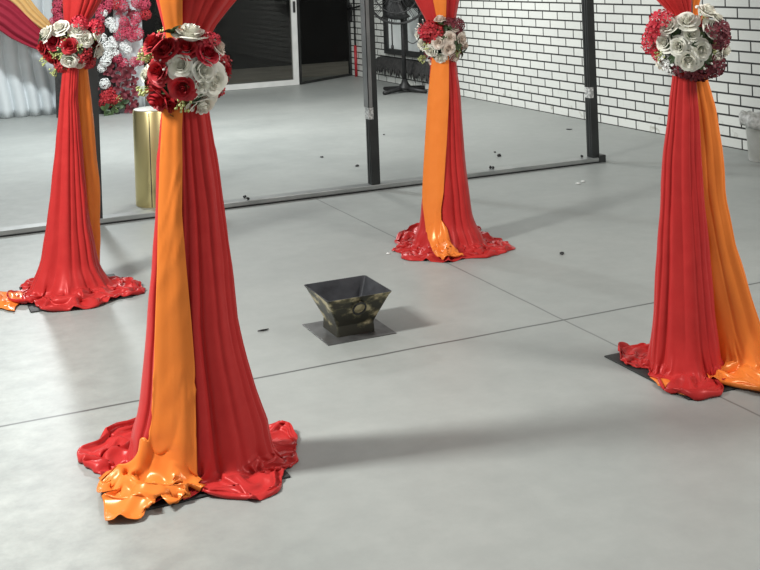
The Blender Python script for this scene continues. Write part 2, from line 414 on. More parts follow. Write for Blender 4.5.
def settle(G, periodic, pin, kj, ki, zmin, steps=220, iters=5, smooth=.035, seed=0, soft=None, cap=None):
    """let slack cloth buckle on the floor: G rows x columns x 3, kj / ki slack factors along and across the rows,
    pin 0..1 per vertex (1 = held where it is), zmin the surface it lies on"""
    X = np.array(G, float); X0 = X.copy(); V = np.zeros_like(X)
    J, N = X.shape[:2]
    w_ = (1 - pin)[..., None]
    def cons(A, B, f):
        L0 = np.linalg.norm(X0[B] - X0[A], axis=-1) * f
        wa, wb = w_[A], w_[B]; ws = wa + wb; ws[ws == 0] = 1
        return (A, B, L0[..., None], wa / ws, wb / ws)
    jj, ii = np.mgrid[0:J, 0:N]
    C = []
    # along j
    for p in (0, 1):
        a = np.arange(p, J - 1, 2)
        A = (a[:, None], np.arange(N)[None, :]); Bx = (a[:, None] + 1, np.arange(N)[None, :])
        C.append(cons(A, Bx, .5 * (kj[A] + kj[Bx])))
    # along i
    ni = N if periodic else N - 1
    for p in (0, 1):
        a = np.arange(p, ni, 2)
        A = (np.arange(J)[:, None], a[None, :]); Bx = (np.arange(J)[:, None], ((a + 1) % N)[None, :])
        C.append(cons(A, Bx, .5 * (ki[A] + ki[Bx])))
    # shear
    for p in (0, 1):
        a = np.arange(p, J - 1, 2)
        if periodic: b0 = np.arange(N); b1 = (b0 + 1) % N
        else: b0 = np.arange(N - 1); b1 = b0 + 1
        for x0, x1 in ((b0, b1), (b1, b0)):
            A = (a[:, None], x0[None, :]); Bx = (a[:, None] + 1, x1[None, :])
            C.append(cons(A, Bx, .25 * (kj[A] + kj[Bx] + ki[A] + ki[Bx])))
    for st in range(steps):
        V *= .93
        V[..., 2] -= .00028
        Xp = X.copy()
        X = X + V * w_
        for it in range(iters):
            for A, Bx, L0, fa, fb in C:
                d = X[Bx] - X[A]
                l = np.linalg.norm(d, axis=-1, keepdims=True) + 1e-9
                c = d * ((l - L0) / l)
                X[A] += c * fa * .8; X[Bx] -= c * fb * .8
            if periodic:
                av = (np.roll(X, 1, 1) + np.roll(X, -1, 1)) * .5
                X += smooth * w_ * (av - X)
            else:
                av = X.copy(); av[:, 1:-1] = (X[:, 2:] + X[:, :-2]) * .5
                X += smooth * w_ * (av - X)
            av = X.copy(); av[1:-1] = (X[2:] + X[:-2]) * .5
            X += smooth * w_ * (av - X)
            if soft is not None:
                X[..., :2] += soft[..., None] * (X0[..., :2] - X[..., :2])
            zm = zmin(X) if callable(zmin) else zmin
            low = X[..., 2] < zm
            X[..., 2] = np.maximum(X[..., 2], zm)
            if cap is not None: X[..., 2] = np.minimum(X[..., 2], cap)
        V = X - Xp
        V[low, :2] *= .6
    return X

def refine(A, axis, periodic):
    """insert smooth midpoints along one axis"""
    A = np.moveaxis(A, axis, 0); n = A.shape[0]
    if periodic:
        mid = (9 * (A + np.roll(A, -1, 0)) - np.roll(A, 1, 0) - np.roll(A, -2, 0)) / 16
        out = np.empty((2 * n,) + A.shape[1:]); out[0::2] = A; out[1::2] = mid
    else:
        P = np.concatenate([2 * A[:1] - A[1:2], A, 2 * A[-1:] - A[-2:-1]])
        mid = (9 * (P[1:-2] + P[2:-1]) - P[:-3] - P[3:]) / 16
        out = np.empty((2 * n - 1,) + A.shape[1:]); out[0::2] = A; out[1::2] = mid
    return np.moveaxis(out, 0, axis)

def tube_drape(name, post, prof, outline, material, label, group, npl=15, seed=1.0, zlow=.04, backr=.26, lift=0.0, amp=.10, zext=2.3, flare=None, hpud=.012, slack=.30, plate=(0, 0, .44), stiff=.035):
    N = 220
    z0, c0, w0, d0, v0 = prof[0]; z1, c1, w1_, d1_, v1 = prof[1]
    g = (w0 - w1_) / max(.02, z0 - z1) if flare is None else flare
    gc = (c0 - c1) / max(.02, z0 - z1)
    top = [(zext, c0 + gc * .35 * (zext - z0), w0 + g * .5 * (zext - z0), d0 + .05, v0)]
    rows = top + prof
    zs = []
    z = zext
    while z > zlow + .004:
        zs.append(z); z -= .022 if z < .5 or abs(z - 1.2) < .25 else .04
    zs.append(zlow)
    bm = bmesh.new(); rings = []
    tie = min(prof, key=lambda r: r[2])
    # puddle end radius per angle, from the traced outline (local u,v)
    oc = (prof[-1][1], prof[-1][4])
    pol = sorted([(math.atan2(u - oc[0], v - oc[1]), math.hypot(u - oc[0], v - oc[1])) for u, v in outline])
    def endr(a):
        ext = [(pol[-1][0] - 2 * PI, pol[-1][1])] + pol + [(pol[0][0] + 2 * PI, pol[0][1])]
        for (a0, r0), (a1, r1) in zip(ext, ext[1:]):
            if a0 <= a <= a1:
                if a1 - a0 > 1.0:      # hidden far side
                    t = (a - a0) / (a1 - a0); e = min(t, 1 - t) * 2
                    base = r0 + (r1 - r0) * t
                    return base + (min(base, backr) - base) * ss(0, .6, e)
                t = (a - a0) / max(1e-6, a1 - a0); return r0 + (r1 - r0) * t
        return backr
    def pleat(phi, z):
        tz = (z - zlow) / (tie[0] - zlow)
        k = npl
        ph = phi * k + 8.5 * noise.noise(Vector((math.cos(phi) * 1.1 + seed, math.sin(phi) * 1.1, z * .22 + seed)))
        s1 = math.sin(ph)
        s2 = math.sin(phi * k * .47 + seed * 2 + .5 * noise.noise(Vector((phi, z * .8, seed))) * 4)
        s1 = 1 - 2 * (1 - abs(math.sin(ph / 2))) ** 1.7
        am = .45 + 1.1 * ss(-.3, .4, noise.noise(Vector((math.cos(phi) * 1.7, math.sin(phi) * 1.7, seed * 2 + z * .3))))
        return (s1 * .62 * am + s2 * .6)
    for z in zs:
        c, w_, d, vc = lerp_rows(rows, z)
        a = amp * (1.0 if z < tie[0] else .8)
        ring = []
        for k in range(N):
            phi = -PI + 2 * PI * k / N
            f = 1 + a * (pleat(phi, z) - .7)
            fs = 1 + a * .35 * (pleat(phi, z) - .6)
            crease = .006 * noise.noise(Vector((phi * 1.5 + seed, z * 7, seed))) * (1 if z < 1.0 else 0)
            u = c + (w_ * fs + crease) * math.sin(phi)
            v = vc + (d * f + crease) * math.cos(phi)
            if z < .20:
                an = math.atan2(u - oc[0], v - oc[1]); rr_ = math.hypot(u - oc[0], v - oc[1])
                ex = max(0, endr(an) - rr_) * .32 * (1 - z / .20) ** 2.8
                u += math.sin(an) * ex; v += math.cos(an) * ex
            ring.append((u, v, z + lift))
        rings.append(ring)
    base = rings[-1]
    NP = 34
    for j in range(1, NP + 1):
        s = j / NP; ring = []
        for k in range(N):
            phi = -PI + 2 * PI * k / N
            bu, bv, bz = base[k]
            ang = math.atan2(bu - oc[0], bv - oc[1])
            br_ = math.hypot(bu - oc[0], bv - oc[1])
            er = max(endr(ang), br_ + .012)
            er += (.010 * math.sin(ang * 9 + seed) + .012 * noise.noise(Vector((math.cos(ang) * 5 + seed, math.sin(ang) * 5, 3)))) * min(1, (er - br_) / .08)
            r = br_ + (er - br_) * s
            u = oc[0] + r * math.sin(ang); v = oc[1] + r * math.cos(ang)
            ext = er - br_
            env = ss(0, .35, s) * (.25 + .75 * ss(0, .14, 1 - s)) * min(1, ext / .09)
            hh = zlow * (1 - s) ** 2.2 * (1 - ss(.5, 1, s)) + .006 * (1 - s)
            h_, du, dv = folds(u, v, seed, ang)
            hh += env * h_ * hpud / .03
            du *= env; dv *= env
            edge = .012 * ss(.8, 1, s) * noise.noise(Vector((ang * 3 + seed, 2, 2)))
            ring.append((u + du, v + dv, max(.003, hh + edge * 0) + lift))
        rings.append(ring)
    nb = sum(1 for z in zs if z < .24)
    if (NP + nb) % 2 == 0: nb += 1
    F = np.array(rings[-(NP + nb):]); G = F[::2, ::2].copy(); J, Nc = G.shape[:2]; nc = (nb - 1) // 2
    pin = np.zeros((J, Nc)); pin[:2] = 1
    sj = np.clip((np.arange(J) - 2) / (nc + 1.0), 0, 1)[:, None] * np.ones((1, Nc))
    ext = np.linalg.norm(G[-1, :, :2] - G[nc, :, :2], axis=-1)[None, :]
    act = np.clip(ext / .10, .15, 1)
    kj = 1 + slack * sj * act; rim = np.clip((J - 1 - np.arange(J)) / 5.0, .25, 1)[:, None]; ki = 1 + slack * sj ** 2 * act * rim
    soft = np.zeros((J, Nc)); soft[-1] = .08; soft[:nc] = .05; soft[nc:-1] = .004
    for j in range(2, J):
        for k in range(Nc):
            a_ = math.atan2(G[j, k, 0] - oc[0], G[j, k, 1] - oc[1])
            G[j, k, 2] += .55 * sj[j, k] * folds(G[j, k, 0], G[j, k, 1], seed, a_)[0] * min(1, 6 * (1 - j / J) + .2)
    pl_ = plate
    def ground(X):
        wx = X[..., 0] * post.u.x + X[..., 1] * post.v.x; wy = X[..., 0] * post.u.y + X[..., 1] * post.v.y
        on = (abs(wx - pl_[0]) < pl_[2] / 2 + .006) & (abs(wy - pl_[1]) < pl_[2] / 2 + .006)
        return np.where(on, .0105, .0035)
    X = settle(G, True, pin, kj, ki, ground, seed=seed, soft=soft, smooth=stiff, cap=np.where(np.arange(J) >= nc, np.clip(.085 - .0035 * (np.arange(J) - nc), .035, 1), G[:, :, 2].max(1) + .03)[:, None])
    # relaxed coarse cloth back onto the fine grid, keeping the fine pleats
    D = X - F[::2, ::2]
    D = refine(refine(D, 0, False), 1, True)
    fade = np.clip(1 - (np.arange(F.shape[0]) - nb * .4) / (nb * .6), 0, 1)[:, None, None]
    Xf = refine(refine(X, 0, False), 1, True)
    R_ = (F + D) * fade + Xf * (1 - fade)
    R_[..., 2] = np.maximum(R_[..., 2], ground(R_) - .001)
    rings[-(NP + nb):] = R_.tolist()
    vr = [[bm.verts.new(Vector((post.u * u + post.v * v)) + Vector((0, 0, z))) for u, v, z in ring] for ring in rings]
    for a, b in zip(vr, vr[1:]):
        for k in range(N):
            bm.faces.new((a[k], b[k], b[(k + 1) % N], a[(k + 1) % N]))
    bmesh.ops.recalc_face_normals(bm, faces=bm.faces)
    bm.normal_update()
    post.cloth = BVHTree.FromBMesh(bm)
    o = mesh_obj(name, bm, material, None, True, (post.P.x, post.P.y, 0))
    sm = o.modifiers.new('cloth_thickness', 'SOLIDIFY'); sm.thickness = .0018; sm.offset = 1
    tag(o, label, 'drape', group)
    return o

def ribbon_drape(name, post, prof, rows, puddle, material, label, group, seed=2.0, off=.012, zext=2.3, nfold=2.9, fold_h=.034):
    """an open band lying over a tube drape's face; rows (y, xl, xr) pixels; puddle rows (z, (x,y) left, (x,y) right)"""
    T = 44
    rr = []
    for y, xl, xr in rows:
        _, za = post.uz(xl, y); dd = lerp_rows(prof, za); off_ = dd[3] + dd[2] + off
        ul, z = post.uz(xl, y, off_); ur, _ = post.uz(xr, y, off_); rr.append((z, ul, ur))
    z0, l0, r0 = rr[0]; z1, l1, r1 = rr[1]
    k = .5 / max(.02, z0 - z1)
    rr = [(zext, l0 + (l0 - l1) * k * (zext - z0), r0 + (r0 - r1) * k * (zext - z0))] + rr
    pz0, pc0, pw0, pd0, pv0 = prof[0]
    prof2 = [(zext, pc0, pw0 + .10, pd0 + .05, pv0)] + prof
    zlow = rr[-1][0]
    zs = []; z = zext
    while z > zlow + .01: zs.append(z); z -= .02
    zs.append(zlow)
    grid = []
    for z in zs:
        ul, ur = lerp_rows(rr, z); c, w_, d, vc = lerp_rows(prof2, z)
        row = []
        for i in range(T + 1):
            t = i / T; u = ul + (ur - ul) * t
            q = max(-.97, min(.97, (u - c) / max(w_ + off, 1e-3)))
            v = vc + (d + off) * math.sqrt(1 - q * q)
            v += .0012 * math.sin(t * 7 + seed + 2 * noise.noise(Vector((t * 2, z * 1.2, seed)))) + .0025 * noise.noise(Vector((t * 1.2, z * 9 + seed, seed))) * (1 if z < 1.0 else .3)
            # diagonal pull creases
            cr = max(0, 1 - abs(noise.noise(Vector((t * .7 + z * 1.5, z * 9 - t * 1.6, seed + 4)))) * 5)
            v += .0022 * cr * (1 if z < 1.0 else 0)
            row.append(Vector((u, v, z)))
        grid.append(row)
    pud = [(zlow, grid[-1][0], grid[-1][-1])]
    for z, (xa, ya), (xb, yb) in puddle:
        a = post.uv(xa, ya, z); b = post.uv(xb, yb, z)
        pud.append((z, Vector((a[0], a[1], z)), Vector((b[0], b[1], z))))
    NS = 12
    last = grid[-1]
    for j in range(len(pud) - 1):
        for s in range(1, NS + 1):
            f = s / NS
            def cat(idx):
                P0 = pud[max(j - 1, 0)][idx]; P1 = pud[j][idx]; P2 = pud[j + 1][idx]; P3 = pud[min(j + 2, len(pud) - 1)][idx]
                return .5 * ((2 * P1) + (P2 - P0) * f + (2 * P0 - 5 * P1 + 4 * P2 - P3) * f * f + (3 * P1 - P0 - 3 * P2 + P3) * f ** 3)
            A, B = cat(1), cat(2)
            gs = (j + f) / (len(pud) - 1)
            row = []
            bow = last[T // 2] - (last[0] + last[-1]) * .5
            for i in range(T + 1):
                t = i / T; p = A + (B - A) * t
                p = p + bow * (4 * t * (1 - t)) * (1 - ss(0, .6, gs)) * .9
                e = ss(0, .3, gs) * (.35 + .65 * ss(0, .12, 1 - gs)) * (.45 + .55 * ss(0, .15, min(t, 1 - t)))
                h_, du, dv = folds(p.x, p.y, seed, .6)
                p = p + Vector((0, 0, 0))
                p.z = max(p.z, .004)
                row.append(p)
            grid.append(row)
    def clear(p, gap):
        q = post.u * p.x + post.v * p.y + Vector((0, 0, p.z))
        for _ in range(3):
            h_, n_, _i, d_ = red.find_nearest(q)
            if h_ is None: break
            rd = Vector((q.x, q.y, 0)).normalized()
            if n_.dot(rd * .7 + Vector((0, 0, .7))) < 0: n_ = -n_
            s_ = (q - h_).dot(n_)
            if s_ > gap or d_ > .12: break
            q = h_ + n_ * (gap + .0005)
        return Vector((q.dot(post.u), q.dot(post.v), max(q.z, .004)))
    red = post.cloth
    ns = len(zs)
    for j in range(ns - 9, ns): grid[j] = [clear(p, .009) for p in grid[j]]
    np_ = len(grid) - ns
    # height of the red cloth underneath
    Z = np.zeros((np_, T + 1))
    for j in range(np_):
        for i in range(T + 1):
            p = grid[ns + j][i]; q = post.u * p.x + post.v * p.y
            h_ = red.ray_cast(Vector((q.x, q.y, .30)), Vector((0, 0, -1)))[0]
            Z[j, i] = min(h_.z, .21) if h_ is not None else 0
    Z0 = Z.copy()
    for q in range(10):
        P_ = np.pad(Z, 1, mode='edge'); Z = np.maximum(Z0 * .92, (P_[:-2, 1:-1] + P_[2:, 1:-1] + P_[1:-1, :-2] + P_[1:-1, 2:]) / 4)
    for j in range(np_): Z[j] = np.minimum(Z[j], .045 + .17 * (1 - ss(.1, .55, (j + 1) / np_)))
    Z[12:, :3] = np.minimum(Z[12:, :3], .05); Z[12:, 3:6] = np.minimum(Z[12:, 3:6], .07)
    for j in range(np_):
        g = (j + 1) / np_
        for i in range(T + 1):
            t = i / T; p = grid[ns + j][i]
            nz_ = noise.noise(Vector((t * 2.1 + seed, g * 2.4, seed)))
            n2_ = noise.noise(Vector((t * 4.5 + seed, g * 5, seed + 9)))
            ph = 2 * PI * (nfold * g ** .9 + .55 * math.sin(t * 2.6 + seed) * g + .42 * nz_ + .1 * n2_)
            x = abs(math.sin(ph / 2)) ** 1.3 * 1.05
            a = fold_h * ss(0, .22, g) * (.55 + .45 * ss(0, .1, 1 - g)) * (.6 + .4 * ss(0, .12, min(t, 1 - t))) * (.75 + .5 * nz_)
            ph2 = 2 * PI * (2.0 * t + 1.7 * g + .8 * nz_ + .25 * n2_)
            x2 = (.5 + .5 * math.sin(ph2)) ** 1.6
            b = fold_h * .38 * ss(.1, .35, g)
            hh = a * x ** .8 + b * x2
            sh = a * math.sin(ph) * .55
            base = max(Z[j, i] + .007, .005) if Z0[j, i] > .001 or Z[j, i] > .012 else .005
            blend = ss(0, .16, g)
            zz = (p.z * (1 - blend) + base * blend) + hh
            grid[ns + j][i] = Vector((p.x + sh * -.25, p.y + sh, max(zz, Z[j, i] + .010)))
    for rep_ in range(4):
        for j in range(ns - 2, len(grid)): grid[j] = [clear(p, .009) for p in grid[j]]
        if rep_ == 3: break
        A = np.array([[tuple(p) for p in row] for row in grid]); a0 = ns - 2
        L_ = A.copy(); L_[:, 1:-1] = (A[:, 2:] + A[:, :-2]) * .5; L_[1:-1] = .5 * L_[1:-1] + .25 * (A[2:] + A[:-2])
        e_ = np.linspace(.6, .12, len(grid) - a0)[:, None, None]
        A[a0:] += e_ * (L_ - A)[a0:]
        grid = [[Vector(p) for p in row] for row in A.tolist()]
    bm = bmesh.new()
    vr = [[bm.verts.new(post.u * p.x + post.v * p.y + Vector((0, 0, p.z))) for p in row] for row in grid]
    for a, b in zip(vr, vr[1:]):
        for i in range(T):
            bm.faces.new((a[i], b[i], b[i + 1], a[i + 1]))
    o = mesh_obj(name, bm, material, None, True, (post.P.x, post.P.y, 0))
    sm = o.modifiers.new('cloth_thickness', 'SOLIDIFY'); sm.thickness = .0018; sm.offset = 0
    tag(o, label, 'drape', group)
    return o

def post_stand(post, label, cx=0, cy=0, size=.48):
    t = thing('post_stand', label, 'stand', (post.P.x, post.P.y, 0), 'stands inside the draped posts')
    bm = bmesh.new(); box(bm, cx - size / 2, cx + size / 2, cy - size / 2, cy + size / 2, 0, .006, .002)
    mesh_obj('base_plate', bm, M_BLACKSTEEL, t, False)
    bm = bmesh.new(); tube(bm, [(0, 0, .006), (0, 0, 2.34)], .011, 14); mesh_obj('pole', bm, M_BLACKSTEEL, t)
    return t

GR, GO = 'red drapes on the posts', 'orange drapes on the posts'
# nearest post, front left
FL = Post(201, 465)
fl_prof = profile(FL, [(0, 156, 239), (15, 160, 226), (30, 164, 214), (48, 167, 207, .8), (72, 168, 206, .8), (95, 166, 206), (115, 161, 209), (165, 157, 217), (215, 154.5, 225), (270, 151, 231), (325, 146.5, 237), (370, 143, 247), (400, 140, 255), (418, 136, 261), (432, 131, 266)])
fl_out = [FL.uv(*p) for p in ((137, 424), (114, 429), (96, 441), (79, 460), (98, 471), (112, 484), (140, 500), (185, 500), (200, 489), (216, 495), (253, 499), (272, 489), (287, 469), (295, 449), (299, 436), (280, 428))]
tube_drape('red_drape', FL, fl_prof, fl_out, M_RED, 'large red satin drape on the nearest post, pooling around its foot at left front', GR, 17, 1.3, plate=(0, 0, .44))
ribbon_drape('orange_drape', FL, fl_prof, [(0, 159, 182.5), (30, 165.5, 182.5), (48, 168, 184), (95, 163, 184), (130, 161.5, 182), (165, 159.5, 182.5), (215, 158, 182), (270, 157, 186.5), (325, 155, 191.5), (370, 153.5, 195), (400, 152.5, 196), (425, 151, 196.5), (440, 149, 196.5)],
             [(.09, (141, 453), (197, 458)), (.06, (112, 460), (196, 472)), (.04, (97, 478), (184, 484)), (.03, (100, 494), (172, 491)), (.018, (104, 508), (198, 497)), (.006, (106, 522), (192, 516))],
             M_ORANGE, 'orange satin band down the front of the nearest drape, piled in folds on the floor', GO, 2.2)
post_stand(FL, 'black flat base and pole hidden inside the nearest red and orange drape', 0, 0, .44)

# back left post
BL = Post(82, 290)
bl_prof = profile(BL, [(0, 62, 104), (15, 63, 95), (30, 65, 84), (44, 65, 82, .8), (58, 64, 80), (72, 62, 79), (100, 59.5, 78), (130, 57, 81), (180, 51.5, 85.5), (230, 45.5, 91), (258, 40.5, 96), (272, 37, 98.5), (284, 33, 103)])
bl_out = [BL.uv(*p) for p in ((32, 279), (20, 290), (6, 298), (14, 303), (32, 303), (51, 310), (79, 308), (100, 303), (117, 298), (143, 291), (138, 281), (120, 277), (104, 278))]
tube_drape('red_drape', BL, bl_prof, bl_out, M_RED, 'red satin drape on the left rear post beside the gold pedestal', GR, 13, 4.1, plate=(-.04, -.03, .47))
bl_or = profile(BL, [(0, 70, 89, .8), (20, 72, 86, .8), (44, 70, 84, .8), (72, 72, 88, .8), (100, 72, 91, .8), (130, 73, 94, .7), (180, 76, 99, .6), (215, 80, 100, .5), (245, 86, 100.5, .4), (265, 90, 99.5, .4)], vc=-.07)
tube_drape('orange_drape', BL, bl_or, [(-.01, -.07), (0, -.06), (.01, -.07), (0, -.08)], M_ORANGE, 'orange satin strip showing down the right side of the left rear drape', GO, 7, 5.3, zlow=.03, backr=.02, amp=.05, plate=(-.04, -.03, .47), slack=.05)
# orange end peeking out at the far left on the floor
post_stand(BL, 'black flat base plate showing under the left rear drape', -.04, -.03, .47)

# back centre post
B = Post(452, 247)
b_prof = profile(B, [(0, 414.5, 460), (17, 424, 456.5), (30, 430, 455), (41, 431, 455, .8), (55, 430, 456), (67, 429.5, 457), (100, 428, 461), (140, 425, 464.5), (170, 423, 467), (195, 421.5, 470.5), (215, 420.5, 473), (226, 419, 475.5), (234, 416, 479)])
b_out = [B.uv(*p) for p in ((416, 228), (406, 232), (397.5, 242), (399, 252), (408, 258), (423, 259), (440, 260), (455, 259), (471, 257), (493, 254), (511, 249), (506, 240), (488, 235), (480, 231))]
tube_drape('red_drape', B, b_prof, b_out, M_RED, 'red satin drape on the rear middle post in front of the partition', GR, 13, 7.7, plate=(0, 0, .40))
ribbon_drape('orange_drape', B, b_prof, [(0, 433, 446.5), (17, 436.5, 446), (41, 434, 448), (67, 431, 449), (100, 427.5, 449), (140, 425, 447), (170, 423.2, 445), (195, 422, 443.5), (210, 423, 441), (225, 425, 441.5)],
             [(.075, (428, 238), (445, 236)), (.05, (433, 248), (452, 246)), (.03, (438, 256), (460, 253)), (.006, (444, 261), (464, 258))],
             M_ORANGE, 'orange satin band on the left of the rear middle drape', GO, 8.4, off=.010, nfold=1.6, fold_h=.022)
post_stand(B, 'black flat base and pole hidden inside the rear middle drape', 0, 0, .40)

# right post
RP = Post(703, 372)
r_prof = profile(RP, [(0, 655.8, 692), (12, 668, 692), (30, 674, 696), (45, 675, 697, .8), (62, 673, 696), (80, 671.5, 696.5), (110, 667.3, 699), (150, 663, 701.5), (200, 659, 705.5), (250, 656.5, 710), (300, 653, 715), (340, 650, 719.5), (358, 648.5, 722), (372, 648, 723)])
r_out = [RP.uv(*p) for p in ((640, 345), (620, 348.5), (618, 353), (630, 365), (650, 368), (655, 378), (668, 388), (696, 398), (712, 396), (721, 383), (724, 372))]
tube_drape('red_drape', RP, r_prof, r_out, M_RED, 'red satin drape on the right-hand post in front of the brick wall', GR, 13, 9.9, plate=(.03, .06, .50))
r_or = profile(RP, [(0, 683, 701, .8), (12, 684, 698, .8), (45, 684, 703, .8), (80, 685, 708, .8), (110, 686, 716.5, .6), (150, 688, 723, .5), (200, 690, 727, .45), (250, 697, 738, .4), (300, 702, 753.5, .36), (335, 706, 765, .34), (360, 712, 774, .34)], vc=-.075)
tube_drape('orange_drape', RP, r_or, [RP.uv(*p) for p in ((716, 381.5), (735, 387), (757, 392), (782, 391), (792, 376), (770, 365))], M_ORANGE, 'orange satin drape spreading to the right of the right-hand red drape', GO, 9, 11.2, backr=.16, amp=.07, plate=(.03, .06, .50))
post_stand(RP, 'black flat base plate under the right-hand drape, corner showing', .03, .06, .50)

# loose orange cloth ends that show under the red pools belong to the orange drapes
def cloth_end(parent, post, pts, seed, amp):
    q = [post.uv(*p) for p in pts]
    N, K = 40, 24
    bm = bmesh.new(); g = []
    for j in range(K + 1):
        s = j / K; row = []
        for i in range(N + 1):
            t = i / N
            a = Vector(q[0]).lerp(Vector(q[1]), t); b = Vector(q[3]).lerp(Vector(q[2]), t)
            p = a.lerp(b, s)
            e = ss(0, .25, min(s, 1 - s)) * ss(0, .25, min(t, 1 - t))
            z = .0075 + e * folds(p.x * 1.3, p.y * 1.3, seed, .8)[0] * amp
            jt = noise.noise_vector(Vector((p.x * 14, p.y * 14, seed))) * .022
            p = Vector((p.x + jt.x, p.y + jt.y))
            row.append(bm.verts.new(post.u * p.x + post.v * p.y + Vector((0, 0, z))))
        g.append(row)
    for a, b in zip(g, g[1:]):
        for i in range(N): bm.faces.new((a[i], a[i + 1], b[i + 1], b[i]))
    bmesh.ops.recalc_face_normals(bm, faces=bm.faces)
    o = mesh_obj('cloth_end', bm, M_ORANGE, parent, True)
    sm = o.modifiers.new('cloth_thickness', 'SOLIDIFY'); sm.thickness = .002; sm.offset = 1
ors = [o for o in COL.objects if o.name.startswith('orange_drape')]
by = {id(P_): [o for o in ors if (o.location.xy - P_.P.xy).length < .01][0] for P_ in (FL, BL, B, RP)}
cloth_end(by[id(BL)], BL, ((-12, 291), (30, 291), (14, 310), (-14, 306)), 3.0, 1.3)
cloth_end(by[id(RP)], RP, ((652, 376), (672, 380), (684, 393), (655, 384)), 6.0, .5)

# ------------------------------------------------------------------ flowers
def petal_patch(bm, ang, r0, r1, z0, z1, width, curl, nu=6, nv=5, tw=0.0):
    g = []
    for j in range(nv + 1):
        t = j / nv; row = []
        for i in range(nu + 1):
            s = i / nu * 2 - 1
            a = ang + s * width * (.55 + .45 * math.sin(min(1, t * 1.15) * PI * .5)) + tw * t
            r = r0 + (r1 - r0) * (t ** .7)
            edge = (1 - .22 * abs(s) ** 3 * t)
            z = z0 + (z1 - z0) * t * edge
            r *= (1 + .11 * s * t - .08 * s * s * t) * (1 + .03 * math.sin(s * 5 + ang * 3) * t)
            if t > .7: r += curl * (t - .7) / .3; z -= abs(curl) * .6 * ((t - .7) / .3) ** 2
            row.append(bm.verts.new((r * math.cos(a), r * math.sin(a), z)))
        g.append(row)
    for a, b in zip(g, g[1:]):
        for i in range(nu): bm.faces.new((a[i], a[i + 1], b[i + 1], b[i]))
def rose_mesh(name, seed, open_=1.0):
    rnd = random.Random(seed); bm = bmesh.new()
    lathe(bm, [(.001, -.012), (.010, -.010), (.012, .006), (.006, .018), (.001, .020)], 10)
    for layer, (n, r0, r1, z0, z1, wd, cu) in enumerate(((2, .003, .0048, -.002, .031, 1.7, 0), (3, .005, .0092, -.004, .032, 1.2, .001), (3, .007, .0142, -.006, .030, 1.15, .002), (4, .008, .0192, -.008, .026, .92, .005), (5, .009, .0258 * open_, -.010, .020, .80, .008), (5, .010, .0325 * open_, -.013, .010, .78, .010))):
        o = rnd.random() * 6
        for k in range(n):
            petal_patch(bm, o + k * 2 * PI / n + rnd.uniform(-.1, .1), r0, r1 * rnd.uniform(.94, 1.06), z0, z1 * rnd.uniform(.92, 1.06), wd, cu, tw=.15)
    me = bpy.data.meshes.new(name); bm.to_mesh(me); bm.free()
    for p in me.polygons: p.use_smooth = True
    return me
def floret_head_mesh(name, seed, n=34, R=.042):
    rnd = random.Random(seed); bm = bmesh.new()
    for i in range(n):
        t = (i + .5) / n; ct = 1 - 1.35 * t; st = math.sqrt(max(0, 1 - ct * ct)); a = i * 2.39996
        nrm = Vector((st * math.cos(a), st * math.sin(a), ct))
        base = nrm * R * rnd.uniform(.86, 1.04); base.z -= R * .55
        q = nrm.to_track_quat('Z', 'Y'); rot = rnd.random() * 6
        sz = rnd.uniform(.011, .015)
        c = bm.verts.new(base + nrm * .000)
        for k in range(4):
            an = rot + k * PI / 2; rim = []
            for da, rr, dz in ((-.62, .75, .002), (-.3, 1.05, .004), (.3, 1.05, .004), (.62, .75, .002)):
                rim.append(bm.verts.new(base + q @ Vector((sz * rr * math.cos(an + da), sz * rr * math.sin(an + da), dz + rnd.uniform(-.002, .002)))))
            for x, y in zip(rim, rim[1:]): bm.faces.new((c, x, y))
    me = bpy.data.meshes.new(name); bm.to_mesh(me); bm.free()
    return me
def leaf_mesh(name, seed):
    rnd = random.Random(seed); bm = bmesh.new()
    for k in range(4):
        a = k * PI / 2 + rnd.uniform(-.4, .4); L_ = rnd.uniform(.034, .05); g = []
        for j in range(7):
            t = j / 6; wd = .013 * math.sin(PI * min(1, t * .95 + .05)) ** .8
            r = L_ * t; z = .014 * math.sin(t * 2.2) - .004
            d = Vector((math.cos(a), math.sin(a), 0)); s = Vector((-d.y, d.x, 0))
            g.append([bm.verts.new(d * r + s * wd * e + Vector((0, 0, z - .003 * (1 - abs(e))))) for e in (-1, 0, 1)])
        for x, y in zip(g, g[1:]):
            for i in range(2): bm.faces.new((x[i], x[i + 1], y[i + 1], y[i]))
    me = bpy.data.meshes.new(name); bm.to_mesh(me); bm.free()
    for p in me.polygons: p.use_smooth = True
    return me
def bud_mesh(name, seed, n=16, rad=.0046, spread=.020, hgt=.03):
    rnd = random.Random(seed); bm = bmesh.new()
    for i in range(n):
        c = Vector((rnd.uniform(-1, 1) * spread, rnd.uniform(-1, 1) * spread, rnd.uniform(0, hgt)))
        tube(bm, [(0, 0, -.02), (c.x * .7, c.y * .7, c.z * .5 - .006), c], .0009, 4)
        bmesh.ops.create_icosphere(bm, subdivisions=1, radius=rad * rnd.uniform(.7, 1.15), matrix=Matrix.Translation(c) @ Matrix.Diagonal((1, 1, 1.35, 1)))
    me = bpy.data.meshes.new(name); bm.to_mesh(me); bm.free()
    for p in me.polygons: p.use_smooth = True
    return me
ME = {}
def me_with(kind, maker, m):
    key = (kind, m.name)
    if key not in ME:
        me = maker(); me.materials.append(m); ME[key] = me
    return ME[key]
